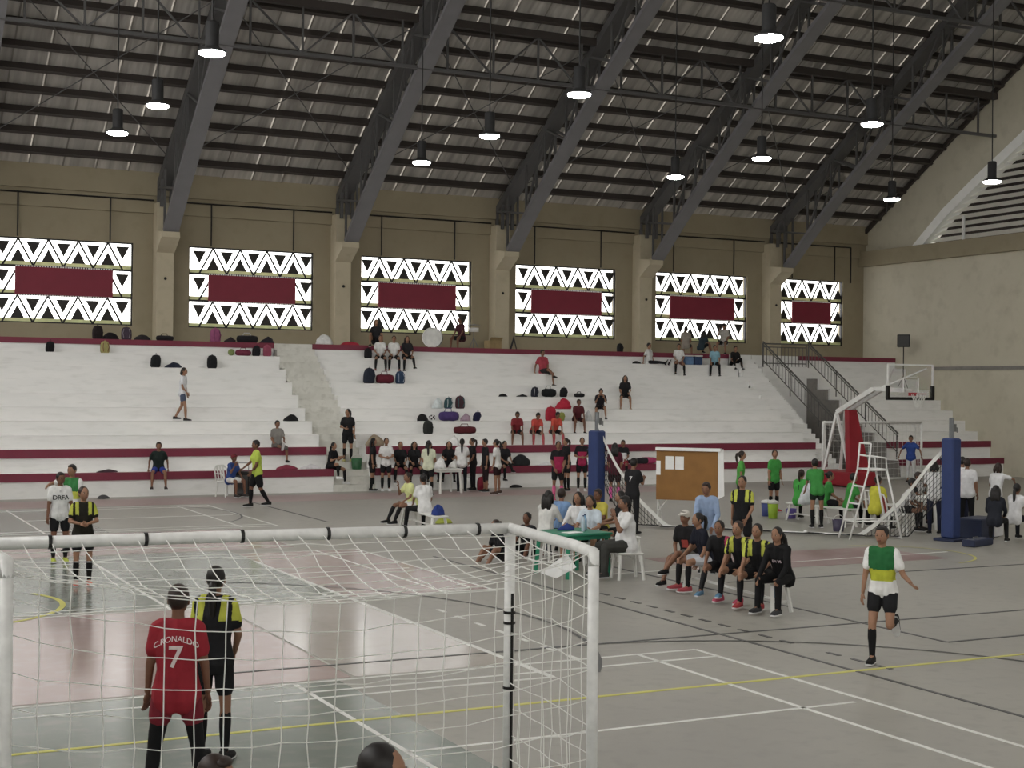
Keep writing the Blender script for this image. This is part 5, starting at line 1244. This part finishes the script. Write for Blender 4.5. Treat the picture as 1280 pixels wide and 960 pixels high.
# pink team
person(flo(697, 626), 10, 'player in pink and black with bright pink socks', h=1.64, shirt='#1f1c20', shirtfn=pinkp, shirtmats=('#b02350',), bottom=BK, sock='#e0568c', shoes='#c84a78', arms=('low','low'), hair='bun', skin='a')
person(flo(708, 614), -60, 'player in black standing behind the pink socks', h=1.6, shirt='#1d1c1f', bottom=BK, sock='#161618', hair='ponytail', skin='b')
person(flo(727, 614), 4, 'player in pink and black beside the blue post', h=1.62, shirt='#1f1c20', shirtfn=pinkp, shirtmats=('#b02350',), bottom=BK, sock='#1b1b1d', shoes='#d8d8d8', arms=('clasp','clasp'), hair='bun', skin='b')
person(flo(768, 628), 175, 'player in maroon with neon pink socks behind the net', h=1.62, shirt='#5a1a2c', bottom='#2a1018', sock='#e45aa8', hair='long', skin='b', arms=('low','low'))
t1(779, 586, -8, 'player in white and black jersey with red shorts on the ledge', shirt='#1d1d20', shirtfn=pinkp, shirtmats=('#d8d8da',), bottom='#a02338', hair='short', skin='a')
# lying player in pink, on the lowest tier
def lying(p, rz, label):
    e = empty('person', p, rz); tag(e, label, 'person'); b = MB(); sh = MB(); bt = MB(); S = .92
    P = lambda x, y, z: V((x*S, y*S, z*S))
    b.cap(P(-.85,.07,.06), P(-.45,.08,.07), .035, .05); b.cap(P(-.85,-.07,.06), P(-.45,-.08,.09), .035, .05); b.cap(P(-.45,.08,.07), P(0,.09,.1), .05, .08); b.cap(P(-.45,-.08,.09), P(0,-.09,.1), .05, .08)
    for sg in (-1, 1):
        b.cap(P(0,.07*sg,.11), P(.32,.08*sg,.11), .1, .095); b.cap(P(.32,.08*sg,.11), P(.44,.14*sg,.1), .09, .05); b.cap(P(.44,.16*sg,.1), P(.3,.3*sg,.05), .045, .035); b.cap(P(.3,.3*sg,.05), P(.5,.34*sg,.06), .035, .026)
        sh.cap(P(.02,.07*sg,.11), P(.32,.08*sg,.11), .112, .108); sh.cap(P(.32,.08*sg,.11), P(.44,.14*sg,.1), .1, .064); sh.cap(P(.44,.16*sg,.1), P(.35,.25*sg,.07), .062, .056)
        bt.cap(P(.02,.08*sg,.11), P(-.2,.09*sg,.1), .112, .092); bt.cap(P(-.2,.09*sg,.1), P(-.8,.07*sg,.065), .09, .05)
    b.cap(P(.4,0,.12), P(.55,0,.14), .07, .05)
    ex = MB(); HM = Matrix((V((0,1,0)), V((-.3,0,.95)).normalized(), V((.95,0,.3)).normalized())).transposed(); hc = P(.66,0,.17); add_head(ex, hc, HM, S)
    for sg in (-1, 1): add_hand(ex, P(.5,.34*sg,.06), V((1,0,0)), V((0,-sg,0)), S)
    def post(me):
        bm = bmesh.new(); bm.from_mesh(me); tmp = ex.mesh('tmp', True); bm.from_mesh(tmp); bm.to_mesh(me); bm.free()
    remeshed('body', b, [skinmat('b'), M_EYE, M_IRIS, M_LIP, M_HAIR], e, .022, post); remeshed('shirt', sh, [cmat('#b83a6a')], e, .022); remeshed('trousers', bt, [cmat('#26242a')], e, .022)
    m = MB(); m.ell(hc+HM @ V((0,-.016,.026)), (.083,.09,.1), HM, 12, 8); m.build('hair', M_HAIR, e, True)
    for y in (.07, -.07): m = MB(); shoe(m, P(-.88,y,.07), V((-.2,0,1)), S); m.build('shoe', [cmat('#222'), cmat('#ccc')], e)
lying(V((wy(808, 575, 40.3).x, YK[0]+.42, HK[0])), .05, 'player in pink lying on the lowest bleacher tier')
# ---- people up on the tiers
person(at_tier(228, 527, None, .3), 70, 'girl in white shirt and blue shorts walking along a tier', h=1.6, shirt='#d9dbe0', bottom='#4a5670', blen=.42, legs=('wf','wb'), arms=('low','down'), hair='bob', skin='b', shoes='#2e2a2a')
person(V((14.98, 40.95, 4.5*4/22)), -8, 'girl in black kit standing on the stair with a bucket', h=1.6, shirt='#1c1c1f', bottom=BK, sock='#161618', hair='ponytail', arms=('clasp','down'), head=(-30, 0), skin='b', shoes='#b8b46a')
def up_(x, y, phi, label, **kw): person(at_tier(x, y, kw.pop('k', None), kw.pop('dy', .2)), phi, label, seat=0.0, **{**dict(h=1.55, legs=('hang','hang'), arms=('lap','lap'), lean=10, bottom=BK, skin='b'), **kw})
up_(645, 544, 8, 'boy in dark red shirt with bowed head on a tier', shirt='#8c2a30', lean=30, arms=('knee','knee'), head=(0, 25), skin='c')
up_(668, 545, 20, 'boy in orange red shirt next to the dark red one', shirt='#d8483f', lean=35, arms=('hang','hang'), head=(0, 30), sock='#b84a50', skin='a')
up_(692, 545, 25, 'boy in orange red shirt below the red backpack', shirt='#d84a3a', lean=30, arms=('hang','hang'), head=(0, 30), sock='#b84a50', skin='a')
up_(721, 527, 15, 'boy in dark maroon shirt leaning on his knees', shirt='#5d2329', bottom='#33191d', lean=28, arms=('knee','knee'), skin='c')
up_(750, 512, 5, 'girl in black leaning down with hands at her head', shirt='#26242a', lean=30, arms=('face','face'), head=(0, 35), hair='bun', legs=('hang','sitf'), skin='b')
up_(781, 496, 5, 'girl in black kit with long hair sitting alone on a tier', shirt='#1e1d20', hair='long', arms=('low','lap'), skin='b', shoes='#b89a80')
up_(679, 467, 28, 'man in red shirt lounging with crossed legs', shirt='#b23a48', bottom='#2b2a2c', blen=.55, arms=('prop','low'), legs=('cross','hang'), lean=-8, h=1.66, skin='a', shoes='#2b2726')
up_(475, 447, 4, 'girl in white shirt at the end of three seated friends', shirt='#d2d2d0', sock=BK, hair='bun', shoes='#9a4a4a')
up_(492, 447, 4, 'girl in white shirt in the middle of three seated friends', shirt='#d8d8d5', sock=BK, hair='bun', shoes='#9a5a50')
up_(508, 447, 14, 'girl in black with long hair beside two in white', shirt='#262428', sock=BK, hair='long', legs=('hang','sitf'))
up_(812, 453, 60, 'boy in white and black stretched along the top tier', shirt='#cfcfcd', bottom='#1d1d20', blen=1, legs=('ext','ext'), arms=('prop','low'), lean=-5, k=8, dy=.3)
up_(848, 453, 8, 'boy in white shirt sitting below the latticed window', shirt='#d2d2d0', bottom='#8a5a50', sock='#1e1e20', legs=('sit','hang'), k=8)
up_(893, 455, 4, 'girl in light blue shirt with hands together on the top tier', shirt='#7fb0c4', bottom='#1b1b1e', blen=1, lean=18, arms=('knee','knee'), k=8, shoes='#444')
up_(917, 455, 25, 'person in black with knees drawn up by the stair', shirt='#1e1e20', bottom='#161618', blen=1, legs=('bent','bent'), arms=('knee','knee'), lean=18, k=8, dy=.45)
def walk(x, y, phi, label, Y=46.7, **kw): q = wy(x, y, Y); person(V((q.x, Y, 4.5)), phi, label, **{**dict(h=1.58, bottom=BK, skin='b'), **kw})
q = wy(470, 433, 46.35); person(V((q.x, 46.35, 4.5)), 0, 'girl in black with long hair behind the three seated friends', seat=.12, h=1.58, shirt='#242226', bottom=BK, hair='long', legs=('floor','floor'), arms=('knee','knee'), lean=5, skin='b')
q = wy(577, 430, 46.5); person(V((q.x, 46.5, 4.5)), -40, 'drummer in maroon shirt seated beside the snare drum', seat=.3, h=1.58, shirt='#4a1f28', bottom=BK, legs=('sit','sit'), arms=('fwd','fwd'), lean=10, skin='c', hair='bun')
q = wy(857, 446, 46.3); person(V((q.x, 46.3, 4.5)), 170, 'person in pale shirt seen from behind under the window', seat=.25, h=1.58, shirt='#8d8378', bottom=BK, legs=('sit','sit'), arms=('low','low'), hair='bun')
q = wy(876, 446, 46.4); person(V((q.x, 46.4, 4.5)), 150, 'person in dark teal shirt hunched under the window', seat=.2, h=1.5, shirt='#2b3a44', bottom=BK, legs=('floor','floor'), arms=('knee','knee'), hair='long', lean=28)
q = wy(903, 446, 46.6); person(V((q.x, 46.5, 4.5)), -15, 'person in pale shirt and dark hat behind the light blue shirt', seat=.4, h=1.62, shirt='#a8a39a', bottom=BK, legs=('sit','sit'), arms=('face','low'), cap='#2a2524')
flush()
